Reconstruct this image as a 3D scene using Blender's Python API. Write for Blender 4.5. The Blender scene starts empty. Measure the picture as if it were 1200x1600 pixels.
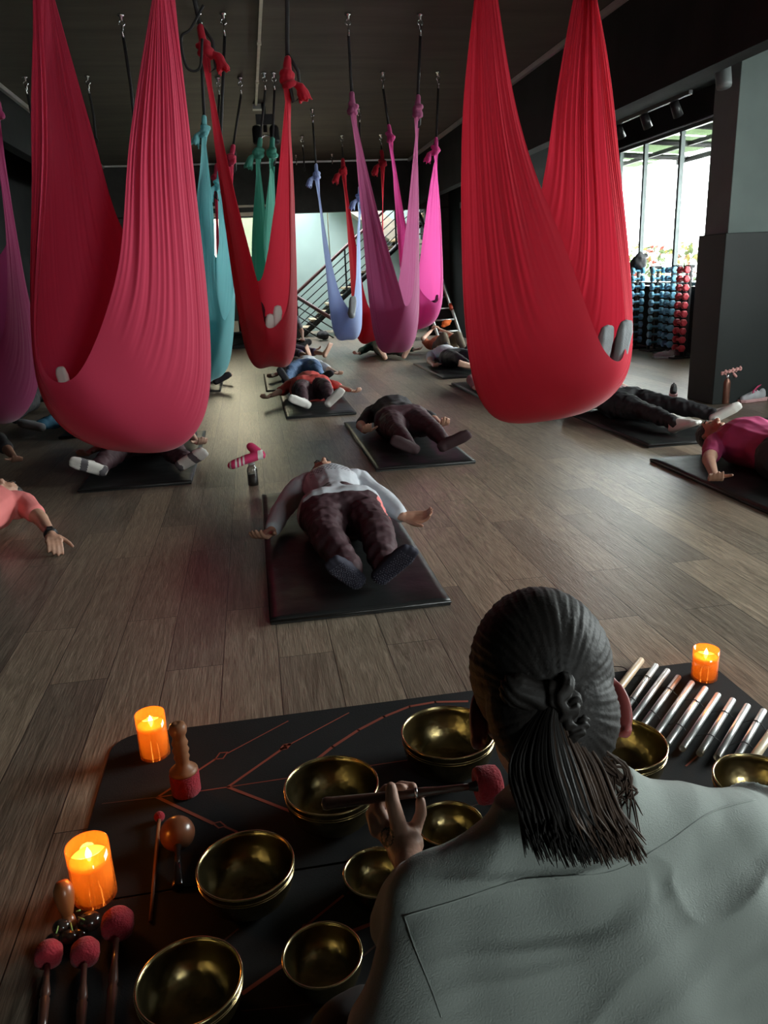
import bpy, bmesh, math, random
from mathutils import Vector, Matrix, noise
random.seed(7)
PI = math.pi
sc = bpy.context.scene
COL = sc.collection
V = Vector

# ------------------------------------------------------------------ camera
F, CH = 1200.0, 1.25
_p, _r, _y = math.radians(17.14), math.radians(-2.64), math.radians(8.89)
_cy, _sy = math.cos(_y), math.sin(_y)
FWD = V((_sy*math.cos(_p), _cy*math.cos(_p), -math.sin(_p)))
_rt = V((_cy, -_sy, 0)); _up = _rt.cross(FWD)
RT = _rt*math.cos(_r) + _up*math.sin(_r)
UP = -_rt*math.sin(_r) + _up*math.cos(_r)
CO = V((0, 0, CH))
cd = bpy.data.cameras.new('camera'); cam = bpy.data.objects.new('camera', cd); COL.objects.link(cam)
cd.sensor_fit = 'VERTICAL'; cd.sensor_height = 24; cd.lens = F/1600*24; cd.clip_start = .05; cd.clip_end = 200
m = Matrix((RT, UP, -FWD)).transposed().to_4x4(); m.translation = CO
cam.matrix_world = m
sc.camera = cam

def at(px, py, Y=None, X=None, Z=None, D=None):
    """survey helper: the room point seen at a photo pixel, on a given plane"""
    d = RT*(px-600)/F - UP*(py-800)/F + FWD
    if Y is not None: t = Y/d.y
    elif X is not None: t = X/d.x
    elif D is not None: t = D
    else: t = (Z-CH)/d.z
    return CO + d*t
def fl(px, py, z=0.0): return at(px, py, Z=z)

# ------------------------------------------------------------------ world, light, exposure
sc.view_settings.view_transform = 'Standard'; sc.view_settings.look = 'None'
sc.view_settings.exposure = 1.22; sc.view_settings.gamma = 1.0; sc.view_settings.use_curve_mapping = False
w = bpy.data.worlds.new('world'); sc.world = w; w.use_nodes = True
wn = w.node_tree.nodes; bgn = wn['Background']
bgn.inputs[0].default_value = (0.95, 0.98, 1.0, 1); bgn.inputs[1].default_value = 13
sc.cycles.use_denoising = True
sc.cycles.max_bounces = 7; sc.cycles.diffuse_bounces = 4; sc.cycles.glossy_bounces = 3
sc.cycles.transmission_bounces = 5; sc.cycles.transparent_max_bounces = 8
sc.cycles.caustics_reflective = False; sc.cycles.caustics_refractive = False
sc.cycles.sample_clamp_indirect = 4.0
def portal(name, loc, rot, sx, sy):
    l = bpy.data.lights.new(name, 'AREA'); l.shape = 'RECTANGLE'; l.size = sx; l.size_y = sy
    o = bpy.data.objects.new(name, l); COL.objects.link(o); o.location = loc; o.rotation_euler = rot
    l.cycles.is_portal = True
    return o
# light travels along the lamp's local -Z
portal('opening_portal', (6.2, 10.6, 1.95), (0, PI/2, 0), 2.1, 6.2)
portal('opening_portal', (6.2, 3.2, 1.95), (0, PI/2, 0), 2.1, 3.2)
portal('opening_portal', (-0.1, 16.12, 1.86), (-PI/2, 0, 0), 1.5, 1.2)
portal('opening_portal', (2.6, -3.1, 2.2), (PI/2, 0, 0), 1.8, 1.1)  # for the added window behind the camera
portal('opening_portal', (2.2, 18.3, 4.3), (0, 0, 0), 2.6, 1.8)  # for the added gap in the stairwell roof, no window here

# ------------------------------------------------------------------ materials
MATS = {}
def nt(name):
    mt = bpy.data.materials.new(name); mt.use_nodes = True
    n = mt.node_tree; b = n.nodes['Principled BSDF']
    return mt, n, b
def mat(name, col, rough=.6, metal=0.0, var=.12, scale=8.0, bump=0.0, bscale=60.0, spec=.5, emis=None, es=0, sheen=0, trans=0, coat=0, stretch=(1,1,1)):
    if name in MATS: return MATS[name]
    mt, n, b = nt(name)
    tc = n.nodes.new('ShaderNodeTexCoord'); mp = n.nodes.new('ShaderNodeMapping'); mp.inputs['Scale'].default_value = stretch
    n.links.new(tc.outputs['Object'], mp.inputs[0])
    nz = n.nodes.new('ShaderNodeTexNoise'); nz.inputs['Scale'].default_value = scale; nz.inputs['Detail'].default_value = 3
    n.links.new(mp.outputs[0], nz.inputs['Vector'])
    rp = n.nodes.new('ShaderNodeValToRGB')
    c = V(col)
    rp.color_ramp.elements[0].position = .3; rp.color_ramp.elements[1].position = .7
    rp.color_ramp.elements[0].color = (*(c*(1-var)), 1); rp.color_ramp.elements[1].color = (*(c*(1+var)), 1)
    n.links.new(nz.outputs[0], rp.inputs[0]); n.links.new(rp.outputs[0], b.inputs['Base Color'])
    b.inputs['Roughness'].default_value = rough; b.inputs['Metallic'].default_value = metal
    b.inputs['Specular IOR Level'].default_value = spec
    if sheen: b.inputs['Sheen Weight'].default_value = sheen
    if trans: b.inputs['Transmission Weight'].default_value = trans
    if coat: b.inputs['Coat Weight'].default_value = coat
    if emis: b.inputs['Emission Color'].default_value = (*emis, 1); b.inputs['Emission Strength'].default_value = es
    if bump:
        n2 = n.nodes.new('ShaderNodeTexNoise'); n2.inputs['Scale'].default_value = bscale; n2.inputs['Detail'].default_value = 4
        n.links.new(mp.outputs[0], n2.inputs['Vector'])
        bp = n.nodes.new('ShaderNodeBump'); bp.inputs['Strength'].default_value = bump; bp.inputs['Distance'].default_value = .01
        n.links.new(n2.outputs[0], bp.inputs['Height']); n.links.new(bp.outputs[0], b.inputs['Normal'])
    MATS[name] = mt
    return mt
def fabric_mat(name, col, tl=.42, rough=.75):
    """thin stretch jersey: part of the light passes through"""
    if name in MATS: return MATS[name]
    mt, n, b = nt(name)
    b.inputs['Base Color'].default_value = (*col, 1); b.inputs['Roughness'].default_value = rough
    b.inputs['Sheen Weight'].default_value = .25; b.inputs['Sheen Roughness'].default_value = .4
    b.inputs['Specular IOR Level'].default_value = .25
    t = n.nodes.new('ShaderNodeBsdfTranslucent'); t.inputs[0].default_value = (*[min(1, c*1.25+.01) for c in col], 1)
    mx = n.nodes.new('ShaderNodeMixShader'); mx.inputs[0].default_value = tl
    tc = n.nodes.new('ShaderNodeTexCoord')
    nz = n.nodes.new('ShaderNodeTexNoise'); nz.inputs['Scale'].default_value = 1300
    n.links.new(tc.outputs['Object'], nz.inputs['Vector'])
    bp = n.nodes.new('ShaderNodeBump'); bp.inputs['Strength'].default_value = .12; bp.inputs['Distance'].default_value = .002
    n.links.new(nz.outputs[0], bp.inputs['Height']); n.links.new(bp.outputs[0], b.inputs['Normal'])
    out = n.nodes['Material Output']
    n.links.new(b.outputs[0], mx.inputs[1]); n.links.new(t.outputs[0], mx.inputs[2]); n.links.new(mx.outputs[0], out.inputs[0])
    MATS[name] = mt
    return mt
def glass_mat(name, tint=(1,1,1), gl=.08, rough=.02, dif=None):
    if name in MATS: return MATS[name]
    mt, n, b = nt(name)
    t = n.nodes.new('ShaderNodeBsdfTransparent'); t.inputs[0].default_value = (*tint, 1)
    g = n.nodes.new('ShaderNodeBsdfGlossy'); g.inputs['Roughness'].default_value = rough
    lw = n.nodes.new('ShaderNodeLayerWeight'); lw.inputs[0].default_value = .3
    ml = n.nodes.new('ShaderNodeMath'); ml.operation = 'MULTIPLY_ADD'; ml.inputs[1].default_value = .6; ml.inputs[2].default_value = gl
    mx = n.nodes.new('ShaderNodeMixShader')
    if dif:
        df = n.nodes.new('ShaderNodeBsdfTranslucent'); df.inputs[0].default_value = (*dif, 1); d2 = n.nodes.new('ShaderNodeBsdfDiffuse'); d2.inputs[0].default_value = (*dif, 1)
        ma = n.nodes.new('ShaderNodeAddShader'); n.links.new(df.outputs[0], ma.inputs[0]); n.links.new(d2.outputs[0], ma.inputs[1])
        m2 = n.nodes.new('ShaderNodeMixShader'); m2.inputs[0].default_value = .22; n.links.new(t.outputs[0], m2.inputs[1]); n.links.new(ma.outputs[0], m2.inputs[2]); t = m2
    n.links.new(lw.outputs['Fresnel'], ml.inputs[0]); n.links.new(ml.outputs[0], mx.inputs[0])
    n.links.new(t.outputs[0], mx.inputs[1]); n.links.new(g.outputs[0], mx.inputs[2])
    n.links.new(mx.outputs[0], n.nodes['Material Output'].inputs[0])
    MATS[name] = mt
    return mt
def floor_mat():
    mt, n, b = nt('vinyl_planks')
    L = n.links
    tc = n.nodes.new('ShaderNodeTexCoord')
    sp = n.nodes.new('ShaderNodeSeparateXYZ'); L.new(tc.outputs['Object'], sp.inputs[0])
    ad = n.nodes.new('ShaderNodeMath'); ad.operation = 'ADD'; ad.inputs[1].default_value = 0.012 + .19*20
    L.new(sp.outputs[0], ad.inputs[0])
    ay = n.nodes.new('ShaderNodeMath'); ay.operation = 'ADD'; ay.inputs[1].default_value = 20.3
    L.new(sp.outputs[1], ay.inputs[0])
    cb = n.nodes.new('ShaderNodeCombineXYZ'); L.new(ay.outputs[0], cb.inputs[0]); L.new(ad.outputs[0], cb.inputs[1])
    br = n.nodes.new('ShaderNodeTexBrick'); L.new(cb.outputs[0], br.inputs['Vector'])
    br.inputs['Color1'].default_value = (0, 0, 0, 1); br.inputs['Color2'].default_value = (1, 1, 1, 1)
    br.inputs['Mortar'].default_value = (.5, .5, .5, 1)
    br.inputs['Scale'].default_value = 1; br.inputs['Mortar Size'].default_value = .0016; br.inputs['Mortar Smooth'].default_value = .2
    br.inputs['Brick Width'].default_value = 1.22; br.inputs['Row Height'].default_value = .19; br.offset = .37; br.offset_frequency = 2
    # long grain: noise stretched along the planks, shifted per plank
    mu = n.nodes.new('ShaderNodeVectorMath'); mu.operation = 'MULTIPLY'; mu.inputs[1].default_value = (1.1, 15, 1)
    L.new(cb.outputs[0], mu.inputs[0])
    sh = n.nodes.new('ShaderNodeVectorMath'); sh.operation = 'ADD'; L.new(mu.outputs[0], sh.inputs[0])
    sc_ = n.nodes.new('ShaderNodeVectorMath'); sc_.operation = 'SCALE'; sc_.inputs['Scale'].default_value = 37
    L.new(br.outputs['Color'], sc_.inputs[0]); L.new(sc_.outputs[0], sh.inputs[1])
    g1 = n.nodes.new('ShaderNodeTexNoise'); g1.inputs['Scale'].default_value = 1.9; g1.inputs['Detail'].default_value = 10
    g1.inputs['Roughness'].default_value = .7; g1.inputs['Distortion'].default_value = 3.0; L.new(sh.outputs[0], g1.inputs['Vector'])
    g2 = n.nodes.new('ShaderNodeTexNoise'); g2.inputs['Scale'].default_value = 14; g2.inputs['Detail'].default_value = 5
    L.new(sh.outputs[0], g2.inputs['Vector'])
    r1 = n.nodes.new('ShaderNodeValToRGB'); e = r1.color_ramp.elements
    e[0].position = .3; e[0].color = (.115, .088, .062, 1); e[1].position = .72; e[1].color = (.44, .355, .265, 1)
    mid = e.new(.5); mid.color = (.255, .203, .150, 1)
    L.new(g1.outputs[0], r1.inputs[0])
    mxx = n.nodes.new('ShaderNodeMix'); mxx.data_type = 'RGBA'; mxx.blend_type = 'MULTIPLY'; mxx.inputs[0].default_value = 1
    r2 = n.nodes.new('ShaderNodeValToRGB'); r2.color_ramp.elements[0].color = (.62, .62, .64, 1); r2.color_ramp.elements[1].color = (1.12, 1.08, 1.05, 1)
    L.new(br.outputs['Color'], r2.inputs[0]); L.new(r1.outputs[0], mxx.inputs[6]); L.new(r2.outputs[0], mxx.inputs[7])
    mx2 = n.nodes.new('ShaderNodeMix'); mx2.data_type = 'RGBA'; mx2.blend_type = 'MULTIPLY'; mx2.inputs[0].default_value = .45
    r3 = n.nodes.new('ShaderNodeValToRGB'); r3.color_ramp.elements[0].position = .25; r3.color_ramp.elements[0].color = (.62, .62, .62, 1); r3.color_ramp.elements[1].position = .72; r3.color_ramp.elements[1].color = (1.1, 1.1, 1.1, 1)
    L.new(g2.outputs[0], r3.inputs[0]); L.new(mxx.outputs[2], mx2.inputs[6]); L.new(r3.outputs[0], mx2.inputs[7])
    mx3 = n.nodes.new('ShaderNodeMix'); mx3.data_type = 'RGBA'; mx3.inputs[7].default_value = (.018, .014, .012, 1)
    L.new(br.outputs['Fac'], mx3.inputs[0]); L.new(mx2.outputs[2], mx3.inputs[6])
    L.new(mx3.outputs[2], b.inputs['Base Color'])
    rr = n.nodes.new('ShaderNodeMapRange'); rr.inputs['To Min'].default_value = .27; rr.inputs['To Max'].default_value = .40
    L.new(g2.outputs[0], rr.inputs[0]); L.new(rr.outputs[0], b.inputs['Roughness'])
    b.inputs['Specular IOR Level'].default_value = .58
    bp = n.nodes.new('ShaderNodeBump'); bp.inputs['Strength'].default_value = .35; bp.inputs['Distance'].default_value = .004
    sb = n.nodes.new('ShaderNodeMath'); sb.operation = 'SUBTRACT'; L.new(g2.outputs[0], sb.inputs[0]); L.new(br.outputs['Fac'], sb.inputs[1])
    L.new(sb.outputs[0], bp.inputs['Height']); L.new(bp.outputs[0], b.inputs['Normal'])
    return mt

# ------------------------------------------------------------------ mesh helpers
def link(name, me, parent=None, m=None, loc=None):
    o = bpy.data.objects.new(name, me); COL.objects.link(o)
    if me is not None and m is not None:
        for x in (m if isinstance(m, (list, tuple)) else [m]): me.materials.append(x)
    if parent is not None: o.parent = parent
    if loc is not None: o.location = loc
    return o
def done(name, bm, m, parent=None, smooth=False, loc=None, rot=None, bevel=0, seg=2):
    me = bpy.data.meshes.new(name)
    bmesh.ops.recalc_face_normals(bm, faces=bm.faces)
    if smooth:
        for f in bm.faces: f.smooth = True
    bm.to_mesh(me); bm.free()
    o = link(name, me, parent, m, loc)
    if rot is not None: o.rotation_euler = rot
    if bevel:
        md = o.modifiers.new('bevel', 'BEVEL'); md.width = bevel; md.segments = seg; md.limit_method = 'ANGLE'
    return o
def empty(name, loc=(0, 0, 0), rz=0.0):
    o = bpy.data.objects.new(name, None); COL.objects.link(o); o.location = loc; o.rotation_euler = (0, 0, rz); o.empty_display_size = .05
    return o
def tag(o, label=None, cat=None, group=None, kind=None):
    if label: o['label'] = label
    if cat: o['category'] = cat
    if group: o['group'] = group
    if kind: o['kind'] = kind
    return o
def copy_tree(o, parent=None):
    c = o.copy(); COL.objects.link(c)
    if parent is not None: c.parent = parent
    for ch in [x for x in o.children]: copy_tree(ch, c)
    return c
def box(bm, c, s, rz=0, mi=0, M=None):
    r = bmesh.ops.create_cube(bm, size=1)
    mm = Matrix.Translation(V(c)) @ Matrix.Rotation(rz, 4, 'Z') @ Matrix.Diagonal((*s, 1))
    if M is not None: mm = M @ mm
    bmesh.ops.transform(bm, matrix=mm, verts=r['verts'])
    if mi:
        for f in {f for v in r['verts'] for f in v.link_faces}: f.material_index = mi
    return r['verts']
def frame_of(d, up=None):
    d = V(d).normalized()
    u = V(up) if up is not None else (V((0, 0, 1)) if abs(d.z) < .9 else V((0, 1, 0)))
    x = u.cross(d)
    if x.length < 1e-5: x = V((1, 0, 0)).cross(d)
    x.normalize()
    return x, d.cross(x).normalized(), d
def tube(bm, pts, rad, n=10, caps=True, mi=0, flat=1.0, up=None, closed_round=False):
    """tube along a polyline; rad number or list; flat squeezes the 'up' axis"""
    pts = [V(p) for p in pts]
    if not isinstance(rad, (list, tuple)): rad = [rad]*len(pts)
    rings = []; prevx = None
    for i, p in enumerate(pts):
        d = (pts[min(i+1, len(pts)-1)] - pts[max(i-1, 0)])
        if d.length < 1e-7: d = V((0, 0, 1))
        x, y, d = frame_of(d, up)
        if prevx is not None and up is None:
            x = (prevx - d*prevx.dot(d))
            x = x.normalized() if x.length > 1e-5 else frame_of(d)[0]
            y = d.cross(x)
        prevx = x
        rings.append([bm.verts.new(p + (x*math.cos(a) + y*math.sin(a)*flat)*rad[i]) for a in [2*PI*k/n for k in range(n)]])
    fs = []
    for a, b_ in zip(rings, rings[1:]):
        for k in range(n): fs.append(bm.faces.new((a[k], a[(k+1) % n], b_[(k+1) % n], b_[k])))
    if caps:
        fs.append(bm.faces.new(list(reversed(rings[0])))); fs.append(bm.faces.new(rings[-1]))
    for f in fs: f.material_index = mi; f.smooth = True
    return rings
def capsule(bm, p0, p1, r0, r1, n=14, flat=1.0, up=None):
    """round cone, closed"""
    p0, p1 = V(p0), V(p1); d = p1 - p0
    L = d.length
    if L < 1e-6: d = V((0, 0, 1)); L = 1e-6
    d = d/L
    pts, rr = [], []
    for k in range(4):
        a = -PI/2 + PI/2*(k/4); pts.append(p0 + d*r0*math.sin(a)*.999); rr.append(max(r0*math.cos(a), r0*.08))
    pts.append(p0); rr.append(r0); pts.append(p0.lerp(p1, .5)); rr.append((r0+r1)/2); pts.append(p1); rr.append(r1)
    for k in range(1, 5):
        a = PI/2*(k/4); pts.append(p1 + d*r1*math.sin(a)); rr.append(max(r1*math.cos(a), r1*.08))
    u = up if up is not None else frame_of(d)[1]
    tube(bm, pts, rr, n=n, flat=flat, up=u)
def ell(bm, c, s, R=None, seg=20):
    r = bmesh.ops.create_uvsphere(bm, u_segments=seg, v_segments=seg*2//3, radius=1)
    M = Matrix.Translation(V(c)) @ ((R.to_4x4() if R is not None else Matrix.Identity(4)) @ Matrix.Diagonal((*s, 1)))
    bmesh.ops.transform(bm, matrix=M, verts=r['verts'])
    for v in r['verts']:
        for f in v.link_faces: f.smooth = True
    return r['verts']
def lathe(bm, prof, n=32, M=None, mi=0, close=False):
    """prof list of (r,z); poles when r==0"""
    rings = []
    M = M if M is not None else Matrix.Identity(4)
    for r, z in prof:
        if r < 1e-6: rings.append([bm.verts.new(M @ V((0, 0, z)))])
        else: rings.append([bm.verts.new(M @ V((r*math.cos(2*PI*k/n), r*math.sin(2*PI*k/n), z))) for k in range(n)])
    for a, b_ in zip(rings, rings[1:]):
        for k in range(n):
            if len(a) == 1 and len(b_) == 1: continue
            if len(a) == 1: f = bm.faces.new((a[0], b_[k], b_[(k+1) % n]))
            elif len(b_) == 1: f = bm.faces.new((a[k], a[(k+1) % n], b_[0]))
            else: f = bm.faces.new((a[k], a[(k+1) % n], b_[(k+1) % n], b_[k]))
            f.smooth = True; f.material_index = mi
def axisM(p, d, up=None):
    x, y, z = frame_of(d, up)
    M = Matrix((x, y, z)).transposed().to_4x4(); M.translation = V(p)
    return M
_tmp = bpy.data.objects.new('tmp', None)
def remesh(name, bm, vox, m, parent=None, smooth=4, fn=None, sf=.5, sub=0):
    """union of overlapping closed shapes -> one continuous skin"""
    me = bpy.data.meshes.new(name)
    bmesh.ops.recalc_face_normals(bm, faces=bm.faces)
    bm.to_mesh(me); bm.free()
    t = bpy.data.objects.new('tmp_r', me); COL.objects.link(t)
    md = t.modifiers.new('r', 'REMESH'); md.mode = 'VOXEL'; md.voxel_size = vox; md.use_smooth_shade = True
    if smooth:
        ms = t.modifiers.new('s', 'SMOOTH'); ms.iterations = smooth; ms.factor = sf
    if sub: t.modifiers.new('u', 'SUBSURF').levels = sub
    dg = bpy.context.evaluated_depsgraph_get(); dg.update()
    ev = t.evaluated_get(dg)
    out = bpy.data.meshes.new_from_object(ev)
    out.name = name
    bpy.data.objects.remove(t); bpy.data.meshes.remove(me)
    if fn:
        nn = [v.normal.copy() for v in out.vertices]
        for v, q in zip(out.vertices, nn): v.co = fn(v.co.copy(), q)
    for p in out.polygons: p.use_smooth = True
    return link(name, out, parent, m)
def wrinkle(amp, fr, dirn=(1, 1, 1)):
    dv = V(dirn)
    def f(co, q):
        p = V((co.x*dv.x, co.y*dv.y, co.z*dv.z))*fr
        return co + q*amp*(noise.noise(p) + .5*noise.noise(p*2.1 + V((3, 1, 7))))
    return f
# ------------------------------------------------------------------ room shell
blackwall = mat('black_painted_plaster', (.014, .015, .015), .8, var=.25, scale=2.5, bump=.15, bscale=40, spec=.12)
ceilm = mat('dark_taupe_ceiling', (.062, .053, .038), .75, var=.25, scale=1.6, stretch=(.5, 3.2, 1), bump=.1, bscale=20)
greywall = mat('grey_green_paint', (.12, .15, .14), .7, spec=.2, var=.10, scale=3)
teal = mat('pale_teal_paint', (.30, .40, .38), .6, var=.08, scale=1.2)
white = mat('white_paint', (.7, .7, .68), .5, var=.05)
trimm = mat('aluminium_trim', (.62, .60, .58), .35, metal=.6, var=.05)
darkmetal = mat('black_metal', (.015, .015, .016), .45, metal=.4, var=.1)
chrome = mat('chrome', (.75, .75, .76), .2, metal=1, var=.03)
blackrub = mat('black_vinyl', (.012, .013, .013), .42, var=.2, scale=5, bump=.25, bscale=14, spec=.5)
webm = mat('black_webbing', (.012, .011, .012), .7, var=.2, scale=60)
def struct(name, parts, m, bevel=0):
    bm = bmesh.new()
    for c, s in parts: box(bm, c, s)
    return tag(done(name, bm, m, bevel=bevel), kind='structure')
struct('floor', [((1.4, 7.6, -.06), (10.0, 25, .12))], floor_mat())
struct('ceiling', [((.45, 6.5, 3.45), (5.8, 19.4, .1))], ceilm)
# side aisles beyond the ceiling rails
struct('ceiling_right', [((4.85, 6.5, 3.45), (3.0, 19.4, .1))], blackwall)
struct('ceiling_left', [((-3.0, 6.5, 3.45), (1.1, 19.4, .1))], blackwall)
struct('trim_1', [((3.42, 6.5, 2.97), (.16, 19.0, .84))], blackwall)         # dropped beam over the window aisle
struct('trim_2', [((-2.52, 6.5, 3.1), (.14, 19.0, .58))], blackwall)
struct('wall_right', [((4.2, 14.95, 1.7), (.2, 2.3, 3.4)), ((5.2, 13.9, 1.7), (2.2, .2, 3.4)),
                      ((6.2, -.7, 1.7), (.16, 4.6, 3.4)), ((6.2, 6.15, 1.7), (.16, 2.7, 3.4)), ((6.2, 13.9, 1.7), (.16, .4, 3.4)),
                      ((6.2, 3.2, .45), (.16, 3.2, .9)), ((6.2, 3.2, 3.22), (.16, 3.2, .36)),
                      ((6.2, 10.6, .45), (.16, 6.2, .9)), ((6.2, 10.6, 3.22), (.16, 6.2, .36))], blackwall)
struct('wall_left', [((-3.5, 6.5, 1.7), (.16, 19.4, 3.4))], blackwall)
struct('wall_front', [((-.95, -3.1, 1.7), (5.3, .16, 3.4)), ((4.95, -3.1, 1.7), (2.9, .16, 3.4)), ((2.6, -3.1, .825), (1.8, .16, 1.65)), ((2.6, -3.1, 3.08), (1.8, .16, .65))], blackwall)
struct('wall_back', [((1.4, 16.12, 3.35), (10, .2, 1.75)), ((-2.2, 16.12, 1.25), (2.6, .2, 2.5)), ((.8, 16.12, 1.25), (.3, .2, 2.5)), ((-.12, 16.12, .64), (1.56, .2, 1.28)), ((3.98, 16.12, 1.25), (.7, .2, 2.5))], mat('charcoal_plaster', (.035, .033, .030), .8, var=.15, spec=.15))
# stairwell behind the opening
struct('wall_stairwell', [((2.1, 19.6, 2.2), (4.6, .16, 4.6)), ((.55, 17.9, 2.2), (.16, 3.4, 4.6))], teal)
struct('wall_stairwell_right', [((4.35, 17.9, 2.2), (.16, 3.4, 4.6))], blackwall)
struct('ceiling_stairwell', [((2.4, 16.8, 4.45), (4.1, 1.2, .1)), ((2.4, 19.4, 4.45), (4.1, .5, .1)), ((3.95, 18.2, 4.45), (.9, 2.1, .1))], white)  # gap left in this roof, an added opening so sky lights the stairwell
bm = bmesh.new()                                                         # slanting soffit of the upper flight
for q in (((1.75, 19.0, 3.2), (4.27, 19.0, 1.45), (4.27, 19.52, 1.45), (1.75, 19.52, 3.2)),):
    lo = [bm.verts.new(p) for p in q]; hi = [bm.verts.new(V(p)+V((0, 0, .5))) for p in q]
    bm.faces.new(lo); bm.faces.new(hi[::-1])
    for k in range(4): bm.faces.new((lo[k], lo[(k+1) % 4], hi[(k+1) % 4], hi[k]))
tag(done('trim_stair_soffit', bm, mat('beige_soffit', (.42, .38, .31), .6)), kind='structure')
# ceiling edge rails
struct('trim_3', [((3.31, 6.5, 3.365), (.045, 19, .05))], trimm)
struct('trim_4', [((-2.43, 6.5, 3.365), (.045, 19, .05))], trimm)
struct('trim_5', [((.45, 15.99, 3.375), (5.7, .03, .03))], trimm)
# windows
glass = glass_mat('window_glass', (.97, 1, .98), .03)
def window(nm, c, sx, sz, axis, splits, hor=(), pane=None):
    """frame with mullions and one pane; axis 'X' pane normal along X"""
    bm = bmesh.new(); t = .06
    def B(u, z, su, sz_): box(bm, (c[0], c[1]+u, c[2]+z) if axis == 'X' else (c[0]+u, c[1], c[2]+z), (t, su, sz_) if axis == 'X' else (su, t, sz_))
    B(-sx/2+.025, 0, .05, sz); B(sx/2-.025, 0, .05, sz); B(0, sz/2-.025, sx, .05); B(0, -sz/2+.025, sx, .05)
    for u in splits: B(u, 0, .055, sz-.1)
    for z in hor: B(0, z, sx-.1, .05)
    fr = done(nm, bm, mat('bronze_window_frame', (.10, .115, .115), .4, metal=.5)); tag(fr, kind='structure')
    bm = bmesh.new(); box(bm, c, (.006, sx-.08, sz-.08) if axis == 'X' else (sx-.08, .006, sz-.08)); done('window_pane', bm, pane or glass, fr)
    return fr
window('window_1', (6.2, 10.6, 1.97), 6.18, 2.12, 'X', (-2.0, -.9, .37, 1.42, 2.25))
window('window_2', (6.2, 3.2, 1.97), 3.18, 2.12, 'X', (-.6, .5))
window('window_3', (-.12, 16.12, 1.88), 1.54, 1.18, 'Y', (), (-.20,), glass_mat('light_dimming_pane', (.60, .56, .46), .03))  # pane tint added to dim this window's bright reflection on the floor
window('window_added_fill', (2.6, -3.1, 2.2), 1.78, 1.08, 'Y', (0,))  # unseen window added behind the camera to light the hammock fronts
# slim sills / tan header bars above the back window
struct('trim_6', [((-.12, 15.98, 2.62), (1.35, .04, .04)), ((-.12, 15.98, 2.48), (1.45, .05, .06))], mat('tan_wood_trim', (.42, .36, .27), .5))

# panelled pillar on the right
bm = bmesh.new(); box(bm, (4.76, 6.545, 1.7), (1.38, .36, 3.4))
tag(done('wall_pillar', bm, greywall, bevel=.006), kind='structure')
bm = bmesh.new(); box(bm, (4.74, 6.535, .73), (1.42, .42, 1.46))
tag(done('wall_pillar_panel', bm, mat('charcoal_laminate_panel', (.016, .020, .019), .6, spec=.25, var=.1, scale=3), bevel=.006), kind='structure')

# outside: awning, terrace, hedge
bm = bmesh.new()
for i in range(22):
    y = 6.4+i*.42
    a_ = .02*(i % 2); vs = [bm.verts.new(q) for q in ((6.3, y-.215, 3.13+a_), (7.75, y-.215, 3.04+a_), (7.75, y+.215, 3.04+a_), (6.3, y+.215, 3.13+a_))]
    f_ = bm.faces.new(vs)
bmesh.ops.solidify(bm, geom=bm.faces[:], thickness=.012)
if 1:
    pass
aw = done('awning', bm, fabric_mat('green_polycarbonate', (.13, .19, .09), .16))
tag(aw, 'pale green translucent ribbed awning outside the right window', 'awning')
bm = bmesh.new()
for y in (7.2, 8.4, 9.6, 10.9, 12.2, 13.5): tube(bm, [(6.3, y, 3.05), (7.75, y, 2.96)], .045, n=4)
box(bm, (7.72, 10.8, 2.93), (.05, 6, .08)); box(bm, (7.0, 10.8, 3.0), (.05, 8, .06))
done('frame', bm, darkmetal, aw)
struct('floor_terrace', [((14, 12, -.3), (15.5, 30, .2))], mat('pale_terrace', (.6, .6, .57), .8))
fol = mat('hedge_leaves', (.06, .09, .02), .6, var=.5, scale=3)
flo = mat('red_blossom', (.22, .03, .015), .6, var=.3, scale=4)
fyo = mat('yellow_leaves', (.22, .18, .03), .6, var=.3, scale=4)
bm = bmesh.new()
rnd = random.Random(3)
for i in range(3200):
    p = V((10.2+rnd.uniform(-.5, .5), rnd.uniform(11, 24), 0)); p.z = rnd.uniform(-.1, 1.62+.25*noise.noise(V((0, p.y*.8, 0))))
    s = rnd.uniform(.05, .13)
    R_ = Matrix.Rotation(rnd.uniform(0, 6.28), 3, V((rnd.random(), rnd.random(), rnd.random()+.1)).normalized())
    vs = [bm.verts.new(p + R_ @ (V(q)*s)) for q in ((-1, 0, 0), (0, -.5, .1), (1, 0, 0), (0, .5, .1))]
    f = bm.faces.new(vs); nv_ = noise.noise(p*1.3); f.material_index = 1 if nv_ > .12 else (2 if nv_ < -.25 else 0)
tag(done('flowering_hedge', bm, [fol, flo, fyo]), 'green hedge with red and yellow blossom seen through the right window', 'hedge')
# small white equipment on the back sill, low shelf with boxes in front of the back window
bm = bmesh.new(); box(bm, (-.38, 15.75, .03), (1.5, .4, .06)); box(bm, (-.38, 15.75, .30), (1.5, .38, .03))
for x in (-1.11, .35): box(bm, (x, 15.75, .15), (.04, .38, .3))
tag(done('low_shelf', bm, darkmetal), 'low black shelf standing under the bright back window', 'shelf')
card = mat('cardboard_and_cream', (.5, .42, .3), .8)
for i, (x, s, lb) in enumerate(((-.62, (.22, .2, .3), 'tall cream box on the low back shelf, left of the stacked ones'), (-.33, (.16, .2, .2), 'small cream box on the low back shelf beside the glass jar'), (.1, (.2, .2, .24), 'cream box at the right end of the low back shelf'))):
    bm = bmesh.new(); box(bm, (0, 0, s[2]/2), s)
    tag(done('storage_box', bm, card, loc=(x, 15.72, .315), bevel=.004), lb, 'box', 'boxes on the low back shelf')
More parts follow.
